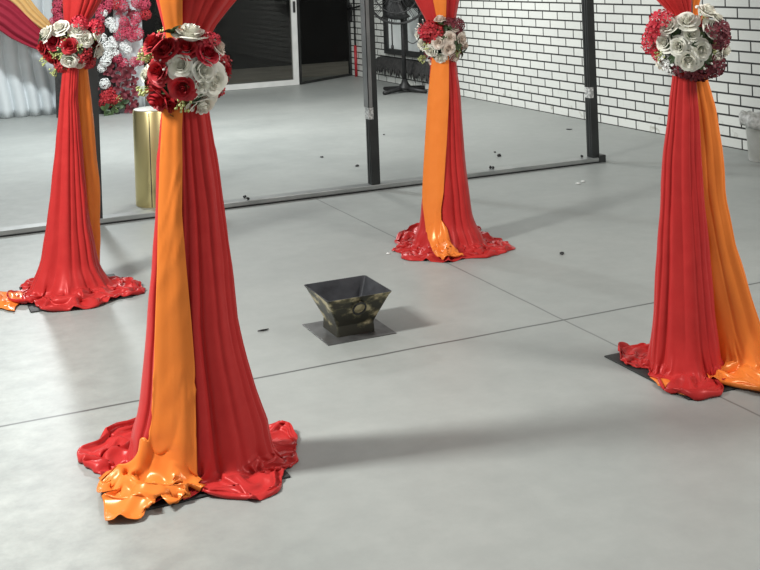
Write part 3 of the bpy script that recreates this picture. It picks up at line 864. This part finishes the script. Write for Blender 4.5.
FM = {'wr': ('rose', lambda: rose_mesh('rose', 3), M_WHITEROSE, 'cream white rose'), 'wo': ('rose', lambda: rose_mesh('rose', 5, 1.2), M_WHITEROSE, 'open cream white rose'),
      'pr': ('rose', lambda: rose_mesh('rose', 6), M_IVORY, 'blush white rose'),
      'rr': ('rose', lambda: rose_mesh('rose', 11), M_REDROSE, 'deep red rose'), 'br': ('rose', lambda: rose_mesh('rose', 12), M_REDBRIGHT, 'bright red rose'),
      'hw': ('hydrangea', lambda: floret_head_mesh('hydrangea', 4), M_HYDWHITE, 'white hydrangea head'), 'hr': ('hydrangea', lambda: floret_head_mesh('hydrangea', 8), M_REDBRIGHT, 'bright red hydrangea head'),
      'hd': ('hydrangea', lambda: floret_head_mesh('hydrangea', 9), M_REDROSE, 'deep red hydrangea head'), 'hm': ('hydrangea', lambda: floret_head_mesh('hydrangea', 10), M_MAROON, 'maroon hydrangea head'),
      'hp': ('hydrangea', lambda: floret_head_mesh('hydrangea', 13), M_PINKRED, 'pinkish red blossom head'),
      'lf': ('leaf_cluster', lambda: leaf_mesh('leaf_cluster', 2), M_LEAF, 'dark green leaves'), 'ml': ('leaf_cluster', lambda: leaf_mesh('leaf_cluster', 7), M_MAROON, 'maroon leaves'),
      'bd': ('bud_cluster', lambda: bud_mesh('bud_cluster', 1), M_BUD, 'yellow green buds'), 'pl': ('pearl_spray', lambda: bud_mesh('pearl_spray', 2, 7, .0042, .03, .02), M_PEARL, 'small white pearls')}
def bloom(kind, parent, pos, nrm, scale, spin):
    nm, mk, m, lb = FM[kind]
    me = me_with(kind, mk, m)
    o = bpy.data.objects.new(nm, me); COL.objects.link(o); o.parent = parent
    o.location = pos
    q = Vector(nrm).to_track_quat('Z', 'Y')
    o.rotation_mode = 'QUATERNION'
    from mathutils import Quaternion
    o.rotation_quaternion = q @ Quaternion((0, 0, 1), spin)
    o.scale = (scale,) * 3
    o['label'] = lb
    return o

def flower_ball(post, cx, cy, label, front, zs, zc, back, seed, rs=1.0):
    """front: (kind, zoom x, zoom y, size) in a crop with scale zs centred on zc"""
    rnd = random.Random(seed)
    cu, cz = post.uz(cx, cy)
    C = post.P + post.u * cu; C.z = cz
    t = thing('flower_ball', label, 'flower arrangement', C, 'rose balls tied round the posts')
    dist = (C - Vector((0, 0, H))).dot(FW); sc = FPX / dist
    R = .108
    bm = bmesh.new(); bmesh.ops.create_icosphere(bm, subdivisions=3, radius=.088)
    for v_ in bm.verts: v_.co *= 1 + .08 * noise.noise(v_.co * 25)
    # the foam ring is open where the cloth passes through it
    mesh_obj('foam_core', bm, M_CORE, t)
    vd = (Vector((0, 0, H)) - C).normalized()
    uu = post.u; ww = vd.cross(uu)
    if ww.z < 0: ww = -ww
    used = []
    for kd, zx, zy, s in front:
        if kd in ('wr', 'wo', 'rr', 'br', 'pr'): s *= rs
        u = (zx - zc[0]) / zs / sc; w_ = -(zy - zc[1]) / zs / sc
        r = math.hypot(u, w_)
        if r > R * 1.0: f = R * 1.0 / r; uu_, ww_ = u * f, w_ * f
        else: uu_, ww_ = u, w_
        vv = math.sqrt(max(0, R * R - uu_ * uu_ - ww_ * ww_))
        nrm = (uu * uu_ + ww * ww_ + vd * vv).normalized()
        if w_ > .035 and kd != 'bd': vv = max(vv, .098)
        pos = uu * u + ww * w_ + vd * vv * .93
        n2 = (nrm + vd * .25).normalized() if kd in ('wr', 'wo', 'rr', 'br', 'pr') else nrm
        bloom(kd, t, pos, n2, s, rnd.random() * 6); used.append(nrm)
    n = 46
    for i in range(n):                       # the rest of the ball
        ct = 1 - 2 * (i + .5) / n; st = math.sqrt(1 - ct * ct); a = i * 2.39996 + seed
        nrm = Vector((st * math.cos(a), st * math.sin(a), ct))
        if abs(ct) > .93: continue
        fr = nrm.dot(vd)
        if fr > .12:
            dmin = min((nrm - q).length for q in used)
            if dmin < .30: continue
            if dmin < .55:
                bloom(rnd.choice(('lf', 'lf', 'bd', 'pl')), t, nrm * .096, nrm, rnd.uniform(.8, 1.05), rnd.random() * 6); continue
        kd = rnd.choice(back)
        bloom(kd, t, nrm * R * .95, nrm, rnd.uniform(.95, 1.2), rnd.random() * 6)
    for i in range(14):
        a = rnd.random() * 6.28; ct = rnd.uniform(-.8, .8); st = math.sqrt(1 - ct * ct)
        nrm = Vector((st * math.cos(a), st * math.sin(a), ct))
        bloom('lf', t, nrm * .092, nrm, rnd.uniform(.9, 1.25), rnd.random() * 6)
    return t

flower_ball(FL, 187, 72, 'large ball of red and white roses on the nearest drape', [
    ('wo', 290, 128, 1.25), ('wr', 245, 262, 1.15), ('wo', 345, 290, 1.1), ('wo', 385, 335, 1.15), ('wr', 330, 350, .9), ('wo', 330, 440, 1.15), ('wr', 95, 300, .85), ('pr', 412, 190, .8),
    ('rr', 130, 160, 1.1), ('rr', 182, 190, 1.1), ('rr', 270, 187, 1.05), ('rr', 152, 285, 1.15), ('rr', 252, 360, 1.15), ('rr', 150, 400, 1.45), ('rr', 205, 435, 1.0), ('br', 365, 215, 1.0), ('hr', 400, 145, .75),
    ('hd', 450, 265, .95), ('hd', 440, 330, .9), ('hd', 415, 395, .75), ('bd', 185, 118, 1.0), ('bd', 98, 215, 1.1), ('bd', 92, 370, 1.1), ('bd', 325, 190, .8), ('bd', 250, 420, 1.1),
    ('lf', 210, 105, 1.1), ('lf', 210, 485, 1.1), ('lf', 300, 225, .9), ('lf', 85, 330, .9), ('pl', 220, 205, 1), ('pl', 165, 235, 1), ('pl', 430, 290, 1), ('pl', 265, 490, 1.1), ('pl', 400, 385, .9), ('lf', 290, 395, 1)],
    4.75, (271, 294), ('rr', 'wr', 'rr', 'hw', 'hd'), 1, 1.0)
flower_ball(BL, 73, 44, 'ball of red and white roses on the left rear drape, before the flower column', [
    ('wr', 236, 158, 1.3), ('wr', 295, 135, 1.3), ('wr', 365, 148, 1.15), ('wr', 400, 188, 1.2), ('wr', 452, 172, 1.0), ('wr', 330, 282, 1.2), ('wr', 455, 248, 1.2), ('pr', 372, 302, .9),
    ('rr', 213, 215, 1.15), ('br', 265, 192, 1.35), ('rr', 330, 215, 1.2), ('rr', 255, 262, 1.35), ('rr', 235, 255, 1.0), ('hd', 400, 268, 1.1), ('hd', 425, 310, .9), ('hr', 388, 98, 1.0), ('hr', 468, 128, 1.0), ('hd', 280, 320, .8),
    ('bd', 290, 248, 1.0), ('bd', 222, 275, 1.0), ('bd', 432, 180, 1.0), ('bd', 375, 222, .8), ('bd', 262, 325, 1), ('lf', 310, 250, 1.1), ('lf', 205, 175, 1), ('lf', 290, 305, 1.1), ('lf', 350, 250, 1), ('pl', 300, 205, 1)],
    4.75, (347, 209), ('rr', 'wr', 'br', 'wr', 'hd'), 2, .9)
flower_ball(B, 442, 41, 'ball of blush roses with a red cluster on the rear middle drape', [
    ('pr', 292, 148, 1.2), ('pr', 385, 200, 1.05), ('pr', 355, 270, 1.15), ('pr', 275, 300, 1.2), ('pr', 342, 345, 1.25), ('pr', 432, 285, 1.25), ('wr', 220, 355, 1.15), ('wr', 165, 308, 1.1), ('pr', 380, 405, 1.2), ('wr', 285, 408, 1.15), ('wr', 228, 440, .95), ('pr', 455, 330, .9), ('wr', 135, 245, .8),
    ('hd', 190, 190, 1.2), ('hd', 240, 215, 1.25), ('hd', 215, 255, 1.1), ('hr', 160, 215, .9), ('hm', 428, 165, .9), ('hm', 370, 155, .8), ('lf', 330, 180, 1.2), ('lf', 310, 240, 1), ('lf', 440, 380, 1.2), ('lf', 300, 460, 1.1), ('lf', 330, 440, 1), ('bd', 200, 320, .9), ('bd', 165, 405, 1), ('lf', 400, 330, 1), ('lf', 250, 380, .9), ('pl', 150, 185, 1)],
    7.125, (299, 292), ('wr', 'pr', 'hd', 'hm'), 3, .78)
flower_ball(RP, 687, 45, 'ball of mostly white roses with maroon underside on the right-hand drape', [
    ('wr', 232, 150, 1.15), ('wo', 330, 128, 1.15), ('wr', 435, 78, 1.2), ('wr', 455, 172, 1.25), ('wr', 350, 202, 1.05), ('wr', 150, 222, 1.2), ('wr', 212, 240, 1.15), ('wr', 283, 262, 1.1), ('wr', 396, 285, 1.2), ('wo', 330, 335, 1.25), ('wr', 470, 330, .95), ('hw', 220, 370, 1.15), ('wr', 525, 290, .9), ('wr', 490, 115, .8),
    ('hr', 165, 105, 1.1), ('hr', 108, 235, 1.1), ('hr', 148, 300, .8), ('hr', 130, 160, .8), ('hm', 520, 200, 1.15), ('hm', 495, 245, .95), ('hm', 530, 160, .8), ('hm', 420, 410, 1.3), ('hm', 310, 400, 1.2), ('hm', 490, 390, 1.1), ('hm', 370, 425, 1.1), ('bd', 195, 300, .9), ('bd', 410, 120, .9), ('lf', 250, 210, 1.0), ('lf', 405, 240, 1.0), ('lf', 300, 195, 1.0), ('lf', 420, 350, 1.0), ('lf', 260, 310, 1), ('pl', 345, 245, 1), ('pl', 410, 372, 1.1)],
    5.7, (325, 256), ('wr', 'hm', 'wr', 'hr'), 4, .84)

# ------------------------------------------------------------------ fire pit bowl
kd = thing('fire_bowl', 'square tarnished metal fire bowl with a side ring on a flat plate', 'fire bowl', (1.775, 4.465, 0))
bm = bmesh.new(); box(bm, -.152, .155, -.15, .16, 0, .004, .001); mesh_obj('base_plate', bm, M_PITPLATE, kd, False)
def sq_shell(bm, prof, th):
    """square open vessel from (half side, z), outer then inner"""
    rings = []
    for h, z in prof:
        c = []
        n = 4
        rad = min(.012, h * .1)
        for k, (sx, sy) in enumerate(((1, 1), (-1, 1), (-1, -1), (1, -1))):
            for j in range(3):
                a = (k * 90 + j * 45) * PI / 180
                c.append(bm.verts.new((sx * (h - rad) + rad * math.cos(a), sy * (h - rad) + rad * math.sin(a), z)))
        rings.append(c)
    for a, b in zip(rings, rings[1:]):
        for k in range(12):
            bm.faces.new((a[k], a[(k + 1) % 12], b[(k + 1) % 12], b[k]))
    return rings
bm = bmesh.new()
r_ = sq_shell(bm, [(.086, .004), (.084, .048), (.087, .056), (.138, .165), (.145, .174), (.146, .178)], .004)
mesh_obj('bowl_body', bm, M_PIT, kd, False)
bm = bmesh.new()
r_ = sq_shell(bm, [(.146, .1781), (.141, .1781), (.1355, .1675), (.083, .058), (.080, .03)], .004); bm.faces.new(r_[-1])
mesh_obj('bowl_lining', bm, M_PITIN, kd, False)
bm = bmesh.new(); sl = math.atan2(.051, .109)
rot = Matrix.Rotation(PI / 2 + 0.43, 3, 'X')
torus(bm, (.0, -.130, .124), .028, .0042, rot, 32, 8); rg = mesh_obj('side_ring', bm, M_BLACKSTEEL, kd)
bm = bmesh.new(); box(bm, -.007, .007, -.140, -.128, .146, .157, .003); mesh_obj('ring_lug', bm, M_PIT, kd, False)
bm = bmesh.new(); torus(bm, (.0, .130, .124), .026, .0036, Matrix.Rotation(PI / 2 - .43, 3, 'X'), 32, 8); mesh_obj('side_ring', bm, M_BLACKSTEEL, kd)

# ------------------------------------------------------------------ gold pedestal
gp = thing('gold_pedestal', 'round shiny gold pedestal behind the floor track', 'pedestal', (1.655, 7.575, 0))
bm = bmesh.new(); lathe(bm, [(.135, 0), (.1365, .004), (.1365, .628), (.133, .636)], 64); bm.faces.ensure_lookup_table()
o = mesh_obj('cylinder_wall', bm, M_GOLD, gp)
m_ = o.modifiers.new('edge', 'EDGE_SPLIT'); m_.split_angle = .6
bm = bmesh.new(); lathe(bm, [(.128, .6365), (.131, .638), (.131, .642), (.128, .644)], 64); o = mesh_obj('top_disc', bm, M_GOLDCAP, gp); m_ = o.modifiers.new('edge', 'EDGE_SPLIT'); m_.split_angle = .6
sa = math.radians(245)
bm = bmesh.new(); box(bm, .1362, .1375, -.003, .003, .004, .63); o = mesh_obj('reflection_strip', bm, M_BLACKPLASTIC, gp, False); o.rotation_euler.z = sa  # thin black strip imitates a dark reflection running down the gold

# ------------------------------------------------------------------ stage cloth, swags and flower column
def pleated(bm, x0, x1, y, z0, z1, pitch, depth, sweep, nx=240, nz=26, seed=0.0):
    g = []
    for side in (0, 1):
        gg = []
        for j in range(nz + 1):
            t = j / nz; z = z0 + (z1 - z0) * t; row = []
            for i in range(nx + 1):
                s = i / nx; x = x0 + (x1 - x0) * s
                ph = x / pitch * 2 * PI + noise.noise(Vector((x * 2, 0, seed))) * 1.5
                sh = sweep * (1 - ss(0, .42, t)) ** 2
                yy = y - depth * (abs(math.sin(ph / 2)) ** .7) * (1 + .8 * (1 - ss(0, .3, t))) + side * .012
                row.append(bm.verts.new((x + sh, yy, z)))
            gg.append(row)
        g.append(gg)
    for side in (0, 1):
        for a, b in zip(g[side], g[side][1:]):
            for i in range(nx):
                q = (a[i], a[i + 1], b[i + 1], b[i]); bm.faces.new(q if side == 0 else q[::-1])
    for j in range(nz):
        for i in (0, nx):
            bm.faces.new((g[0][j][i], g[1][j][i], g[1][j + 1][i], g[0][j + 1][i]))
    for i in range(nx):
        for j in (0, nz):
            bm.faces.new((g[0][j][i], g[0][j][i + 1], g[1][j][i + 1], g[1][j][i]))
    bmesh.ops.recalc_face_normals(bm, faces=bm.faces)
bm = bmesh.new(); pleated(bm, -1.6, 1.82, 13.3, .004, 2.4, .155, .06, .09, 420)
o = mesh_obj('stage_backdrop', bm, M_STAGE); tag(o, 'white pleated stage curtain hanging to the floor at far left', 'curtain')

def swag(name, pts, Y, widths, nf, m, label, depth=.05):
    P3 = [at_y(x, y, Y) for x, y in pts]
    # resample
    fine, fw = [], []
    n = len(P3)
    for i in range(n - 1):
        P0, P1, P2, P3_ = P3[max(i - 1, 0)], P3[i], P3[i + 1], P3[min(i + 2, n - 1)]
        for s in range(10):
            f = s / 10
            fine.append(.5 * ((2 * P1) + (P2 - P0) * f + (2 * P0 - 5 * P1 + 4 * P2 - P3_) * f * f + (3 * P1 - P0 - 3 * P2 + P3_) * f ** 3))
            fw.append(widths[i] + (widths[i + 1] - widths[i]) * f)
    fine.append(P3[-1]); fw.append(widths[-1])
    bm = bmesh.new(); K = 48; rings = []
    for i, p in enumerate(fine):
        d = (fine[min(i + 1, len(fine) - 1)] - fine[max(i - 1, 0)]).normalized()
        s = Vector((0, -1, 0)).cross(d).normalized()
        ring = []
        for k in range(K):
            a = 2 * PI * k / K
            e = math.cos(a) * fw[i] / 2
            dd = math.sin(a)
            fold = .02 * math.sin(math.cos(a) * nf * PI + .7) if dd > 0 else 0
            ring.append(bm.verts.new(p + s * e + Vector((0, -1, 0)) * (dd * depth + fold)))
        rings.append(ring)
    for a, b in zip(rings, rings[1:]):
        for k in range(K): bm.faces.new((a[k], a[(k + 1) % K], b[(k + 1) % K], b[k]))
    bm.faces.new(rings[0][::-1]); bm.faces.new(rings[-1])
    bmesh.ops.recalc_face_normals(bm, faces=bm.faces)
    o = mesh_obj(name, bm, m); tag(o, label, 'swag'); return o
swag('gold_swag', [(-62, -48), (-20, -24), (14, -3), (30, 14), (47, 28), (57, 34)], 12.92, [.24, .23, .22, .2, .14, .09], 4, M_SWAGGOLD, 'gold draped swag across the top of the white stage curtain')
swag('burgundy_swag', [(-60, -16), (-25, 0), (2, 14), (20, 28), (38, 40), (57, 49)], 12.8, [.34, .34, .33, .29, .21, .14], 4, M_SWAGRED, 'burgundy draped swag hanging just below the gold one')

# flower column beside the stage
YC = 12.75
fc = thing('flower_column', 'tall column of red, white and maroon blossoms beside the white stage curtain', 'flower arrangement', (2.2, YC + .12, 0))
bm = bmesh.new(); pleated(bm, .20, .52, .02, .0, 2.2, .1, .03, 0.0, 60, 8, 2.0); mesh_obj('white_wrap', bm, M_STAGE, fc)
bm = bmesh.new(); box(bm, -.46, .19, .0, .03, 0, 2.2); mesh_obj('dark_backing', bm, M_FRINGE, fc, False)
rnd = random.Random(21)
spots = []
for kd_, lst in (('hp', ((690, 20), (600, 130), (625, 175), (570, 165), (640, 120), (590, 100), (610, 155), (650, 165), (500, 30), (525, 15), (580, 25), (470, 60), (455, 90), (665, 285), (685, 250), (675, 30), (650, 10), (560, 270), (590, 300), (640, 295), (270, 50), (280, 85), (285, 20), (262, 100), (655, 80))),
                 ('hd', ((510, 455), (500, 485), (530, 440), (515, 470), (540, 470), (550, 20), (690, 70))),
                 ('hw', ((520, 105), (530, 190), (510, 220), (500, 290), (550, 250), (590, 215), (500, 400), (490, 60), (540, 130), (515, 260), (605, 240), (490, 320), (480, 180), (535, 215))),
                 ('ml', ((620, 340), (600, 400), (630, 410), (590, 440), (630, 490), (510, 340), (560, 420), (530, 350), (570, 370), (610, 460), (600, 350), (570, 60), (520, 320), (640, 440), (600, 500), (555, 380), (620, 60), (640, 380), (580, 330), (610, 520), (645, 510), (570, 460))),
                 ('lf', ((540, 480), (580, 490), (520, 540), (560, 510), (500, 520))), ('bd', ((560, 470), (545, 515)))):
    for x, y in lst: spots.append((kd_, x / 4.75, y / 4.75))
for kd_, x, y in spots:
    p = at_y(x, y, YC - .02) - fc.location
    p.y += rnd.uniform(-.05, .03)
    bloom(kd_, fc, p, (rnd.uniform(-.4, .4), -1, rnd.uniform(-.2, .4)), rnd.uniform(1.2, 1.75) * (1.2 if kd_ in ('ml', 'lf') else .82 if kd_ == 'hw' else 1), rnd.random() * 6)
for i in range(16):
    bloom('ml', fc, Vector((rnd.uniform(-.1, .3), -.06, rnd.uniform(.1, .9))), (rnd.uniform(-.4, .4), -1, .1), rnd.uniform(1.4, 1.9), rnd.random() * 6)
for i in range(10):
    kd_ = rnd.choice(('hp', 'hp', 'hw', 'ml'))
    p = Vector((rnd.uniform(-.4, .5), -.12 + rnd.uniform(-.04, .02), rnd.uniform(1.3, 2.1)))
    bloom(kd_, fc, p, (rnd.uniform(-.4, .4), -1, .1), rnd.uniform(1.3, 1.9), rnd.random() * 6)

# ------------------------------------------------------------------ pedestal fan, ledge, pipe, bin
fp = at(405, 92)
fn = thing('pedestal_fan', 'black pedestal fan on a cross base by the low window', 'fan', (fp.x, fp.y, 0))
bm = bmesh.new()
for k in range(4):
    a = math.radians(20) + k * PI / 2
    tube(bm, [(0, 0, .05), (.12 * math.cos(a), .12 * math.sin(a), .04), (.36 * math.cos(a), .36 * math.sin(a), .024)], [.03, .028, .022], 8)
lathe(bm, [(.09, .03), (.08, .07), (.045, .11), (.03, .16)], 20)
mesh_obj('cross_base', bm, M_BLACKPLASTIC, fn)
bm = bmesh.new(); tube(bm, [(0, 0, .1), (0, 0, 1.18)], [.028, .022], 14); mesh_obj('pole', bm, M_BLACKPLASTIC, fn)
hd = Vector((-.11, -.13, 1.25))
axis = Vector((-.55, -.75, .05)).normalized()
qa = axis.to_track_quat('Z', 'Y').to_matrix()
bm = bmesh.new()
for off_, R_ in ((0.05, .40), (-.05, .40), (0, .41), (.075, .28), (.085, .14)):
    torus(bm, hd + axis * off_, R_, .008, qa, 48, 6)
for k in range(30):
    a = k * 2 * PI / 30; d = qa @ Vector((math.cos(a), math.sin(a), 0))
    tube(bm, [hd + axis * .09 + d * .06, hd + axis * .08 + d * .24, hd + axis * .05 + d * .4], .0035, 5)
    tube(bm, [hd - axis * .07 + d * .06, hd - axis * .065 + d * .24, hd - axis * .05 + d * .4], .0035, 5)
mesh_obj('guard', bm, M_BLACKPLASTIC, fn)
bm = bmesh.new(); tube(bm, [hd - axis * .2, hd - axis * .18, hd - axis * .03, hd], [.04, .06, .065, .05], 18)
tube(bm, [hd - axis * .12 - Vector((0, 0, .02)), (0, 0, 1.16)], .035, 10); mesh_obj('motor', bm, M_BLACKPLASTIC, fn)
for k in range(3):
    bm = bmesh.new(); g = []
    for j in range(8):
        t = j / 7; r = .05 + .31 * t; row = []
        for i in range(6):
            s = i / 5 - .5; a = k * 2 * PI / 3 + s * (1.25 - .3 * t) + .5 * t
            row.append(bm.verts.new(hd + axis * (.03 * s * 2 * (1 - .3 * t)) + qa @ Vector((r * math.cos(a), r * math.sin(a), 0))))
        g.append(row)
    for a_, b_ in zip(g, g[1:]):
        for i in range(5): bm.faces.new((a_[i], a_[i + 1], b_[i + 1], b_[i]))
    o = mesh_obj('blade', bm, M_BLACKPLASTIC, fn); so = o.modifiers.new('t', 'SOLIDIFY'); so.thickness = .004
bm = bmesh.new()
cc = hd + Vector((-.02, .12, -.12))
tube(bm, [cc, cc + Vector((-.02, 0, -.3)), cc + Vector((-.02, 0, -.55))], .008, 6); tube(bm, [cc + Vector((-.02, 0, -.55)), cc + Vector((-.02, 0, -.60))], .018, 8)
mesh_obj('pull_cord', bm, M_BLACKPLASTIC, fn)
bm = bmesh.new(); pts_ = []
for k in range(15):
    t = k / 14; pts_.append(Vector((.0, 0, .66)) + Vector((R0.x, R0.y, 0)) * (.02 + .22 * t) + Vector((0, 0, -.10 * math.sin(PI * t) + .06 * t)))
tube(bm, pts_ + [pts_[-1] + Vector((-.05, .02, .35)), pts_[-1] + Vector((-.12, .05, .62))], .006, 6); mesh_obj('cable', bm, M_BLACKPLASTIC, fn)

# ragged dark cloth-covered ledge under the window
lg = thing('window_ledge', 'dark cloth-covered ledge with ragged fringe below the low window', 'ledge', (WX, 13.1, .2))
bm = bmesh.new()
v8 = [(-.012, -.95, .02), (-.012, .92, .02), (-.16, .80, .02), (-.16, -.95, .02), (-.012, -.95, .14), (-.012, .74, .14), (-.10, .66, .14), (-.10, -.95, .14)]
vv = [bm.verts.new(p) for p in v8]
for q in ((0, 1, 2, 3), (7, 6, 5, 4), (0, 4, 5, 1), (1, 5, 6, 2), (2, 6, 7, 3), (3, 7, 4, 0)): bm.faces.new([vv[i] for i in q])
bmesh.ops.recalc_face_normals(bm, faces=bm.faces)
mesh_obj('ledge_body', bm, M_FRINGE, lg, False)
bm = bmesh.new(); rnd = random.Random(5)
for k in range(46):
    y = -.93 + k * .036; l_ = rnd.uniform(.02, .10) if k % 5 else rnd.uniform(.09, .14)
    tube(bm, [(-.15, y, .03), (-.152, y + rnd.uniform(-.01, .01), .03 - l_ * .6), (-.15, y + rnd.uniform(-.012, .012), .03 - l_)], [.018, .012, .004], 6)
mesh_obj('fringe', bm, M_FRINGE, lg)
# red pipe with black cable above, on the brick wall end
rp = thing('wall_pipe', 'thin red pipe with black upper length on the brick wall end', 'pipe', (WX - .022, 14.72, 0))
bm = bmesh.new(); tube(bm, [(0, 0, .0), (0, 0, .44)], .02, 10); mesh_obj('red_pipe', bm, M_PIPE, rp)
bm = bmesh.new(); tube(bm, [(0, 0, .44), (0, 0, 2.4)], .012, 10); mesh_obj('black_cable', bm, M_BLACKPLASTIC, rp)
br_ = thing('wall_bracket', 'black bracket arm on the brick wall end above the red pipe', 'bracket', (WX, 14.5, .98))
bm = bmesh.new(); tube(bm, [(-.05, .4, -.02), (-.055, .1, .0), (-.06, -.35, .06)], .014, 8); tube(bm, [(-.0, .38, -.16), (-.03, .34, -.1), (-.05, .2, -.005)], .010, 8); mesh_obj('arm', bm, M_BLACKPLASTIC, br_)
bm = bmesh.new(); box(bm, -.04, 0, .33, .4, -.2, .04); mesh_obj('wall_plate', bm, M_BLACKPLASTIC, br_, False)

# white bin by the brick wall, right edge
bn = thing('waste_bin', 'white plastic bin with crumpled liner by the brick wall, right edge', 'bin', (5.955, 6.5, 0))
bm = bmesh.new(); lathe(bm, [(.115, 0), (.12, .005), (.135, .26), (.145, .268), (.145, .285), (.138, .29), (.131, .285), (.128, .26), (.11, .012)], 40)
mesh_obj('bin_body', bm, M_BIN, bn)
bm = bmesh.new(); N_ = 60; rings = []
for j, (r, z) in enumerate(((.128, .22), (.136, .292), (.15, .315), (.172, .325), (.183, .30), (.178, .265), (.17, .24))):
    rings.append([bm.verts.new(((r * (1 + .05 * math.sin(k * .9 + j * .7) + .06 * noise.noise(Vector((k * .5, j, 0))))) * math.cos(k * 2 * PI / N_) * .97, r * (1 + .05 * noise.noise(Vector((k * .6, j * 2, 4)))) * math.sin(k * 2 * PI / N_), z + .02 * noise.noise(Vector((k * .4, j, 2))) + .03 * math.cos(k * 2 * PI / N_ - 2.4))) for k in range(N_)])
for a_, b_ in zip(rings, rings[1:]):
    for k in range(N_): bm.faces.new((a_[k], a_[(k + 1) % N_], b_[(k + 1) % N_], b_[k]))
o = mesh_obj('bin_liner', bm, M_LINER, bn); so = o.modifiers.new('t', 'SOLIDIFY'); so.thickness = .003
for v_ in o.data.vertices:
    if v_.co.x > .155: v_.co.x = .155

# ------------------------------------------------------------------ bits on the floor
def scrap(x, y, size, m, label, name='dark_scrap', flat=.35, z=0.0, seed=0):
    p = at(x, y, z); bm = bmesh.new()
    bmesh.ops.create_icosphere(bm, subdivisions=2, radius=size)
    for v_ in bm.verts:
        v_.co *= 1 + .5 * noise.noise(v_.co * (1.2 / size) + Vector((seed, 0, 0)))
        v_.co.z *= flat
    zmin = min(v_.co.z for v_ in bm.verts)
    for v_ in bm.verts: v_.co.z -= zmin
    o = mesh_obj(name, bm, m, None, True, (p.x, p.y, z)); tag(o, label, 'debris', 'litter on the floor')
    return o
bm = bmesh.new(); p = at(263, 331); tube(bm, [(-.024, .0, .004), (-.008, -.004, .005), (.01, -.004, .005), (.026, .004, .004)], [.002, .004, .004, .002], 6)
o = mesh_obj('dark_twig', bm, M_BLACKPLASTIC, None, True, (p.x, p.y, 0)); tag(o, 'small dark twig on the floor left of the fire bowl', 'debris', 'litter on the floor')
scrap(562, 254.5, .012, M_BLACKPLASTIC, 'black scrap on the floor right of the rear middle drape', flat=.6, seed=1)
scrap(388, 254, .010, M_WHITESCRAP, 'tiny pale scrap left of the rear middle drape', 'pale_scrap', seed=2)
scrap(578, 184, .016, M_WHITESCRAP, 'white scrap in front of the track near its right end', 'pale_scrap', .3, seed=3)
scrap(583, 182, .016, M_WHITESCRAP, 'white scrap right beside another in front of the track end', 'pale_scrap', .3, seed=4)
scrap(499, 156.5, .018, M_BLACKPLASTIC, 'black scrap behind the track, right of the rear middle drape', flat=.6, seed=5)
scrap(495, 152.5, .010, M_BLACKPLASTIC, 'tiny black scrap farther behind the track beside the bigger one', flat=.5, seed=6)
scrap(322, 157.5, .014, M_BLACKPLASTIC, 'dark speck behind the track, left of its two neighbours near the middle post', flat=.4, seed=7)
scrap(357, 166.5, .014, M_BLACKPLASTIC, 'dark speck just left of the middle frame post', flat=.5, seed=8)
scrap(569, 129.5, .028, M_BLACKPLASTIC, 'thin dark scrap on the rear floor near the right frame post', flat=.12, seed=9)
scrap(384, 135, .010, M_BLACKPLASTIC, 'dark speck on the rear floor right of the middle frame post', flat=.5, seed=10)
for i, (x, y, lb) in enumerate(((244, 198, 'dark crumb on the track right of the nearest drape'), (248, 200, 'second dark crumb on the track right of the nearest drape'), (488.5, 168, 'dark crumb on the track right of the rear middle drape'), (493, 169, 'second dark crumb on the track right of the rear middle drape'), (577.5, 156.3, 'dark crumb at the right end of the track'))):
    p = at(x, y, .038)
    yy = min(max(p.y, 7.15), 7.215)
    o = scrap(x, y, .011, M_BLACKPLASTIC, lb, flat=.9, z=.038, seed=20 + i); o.location.y = yy
bpy.context.view_layer.update()
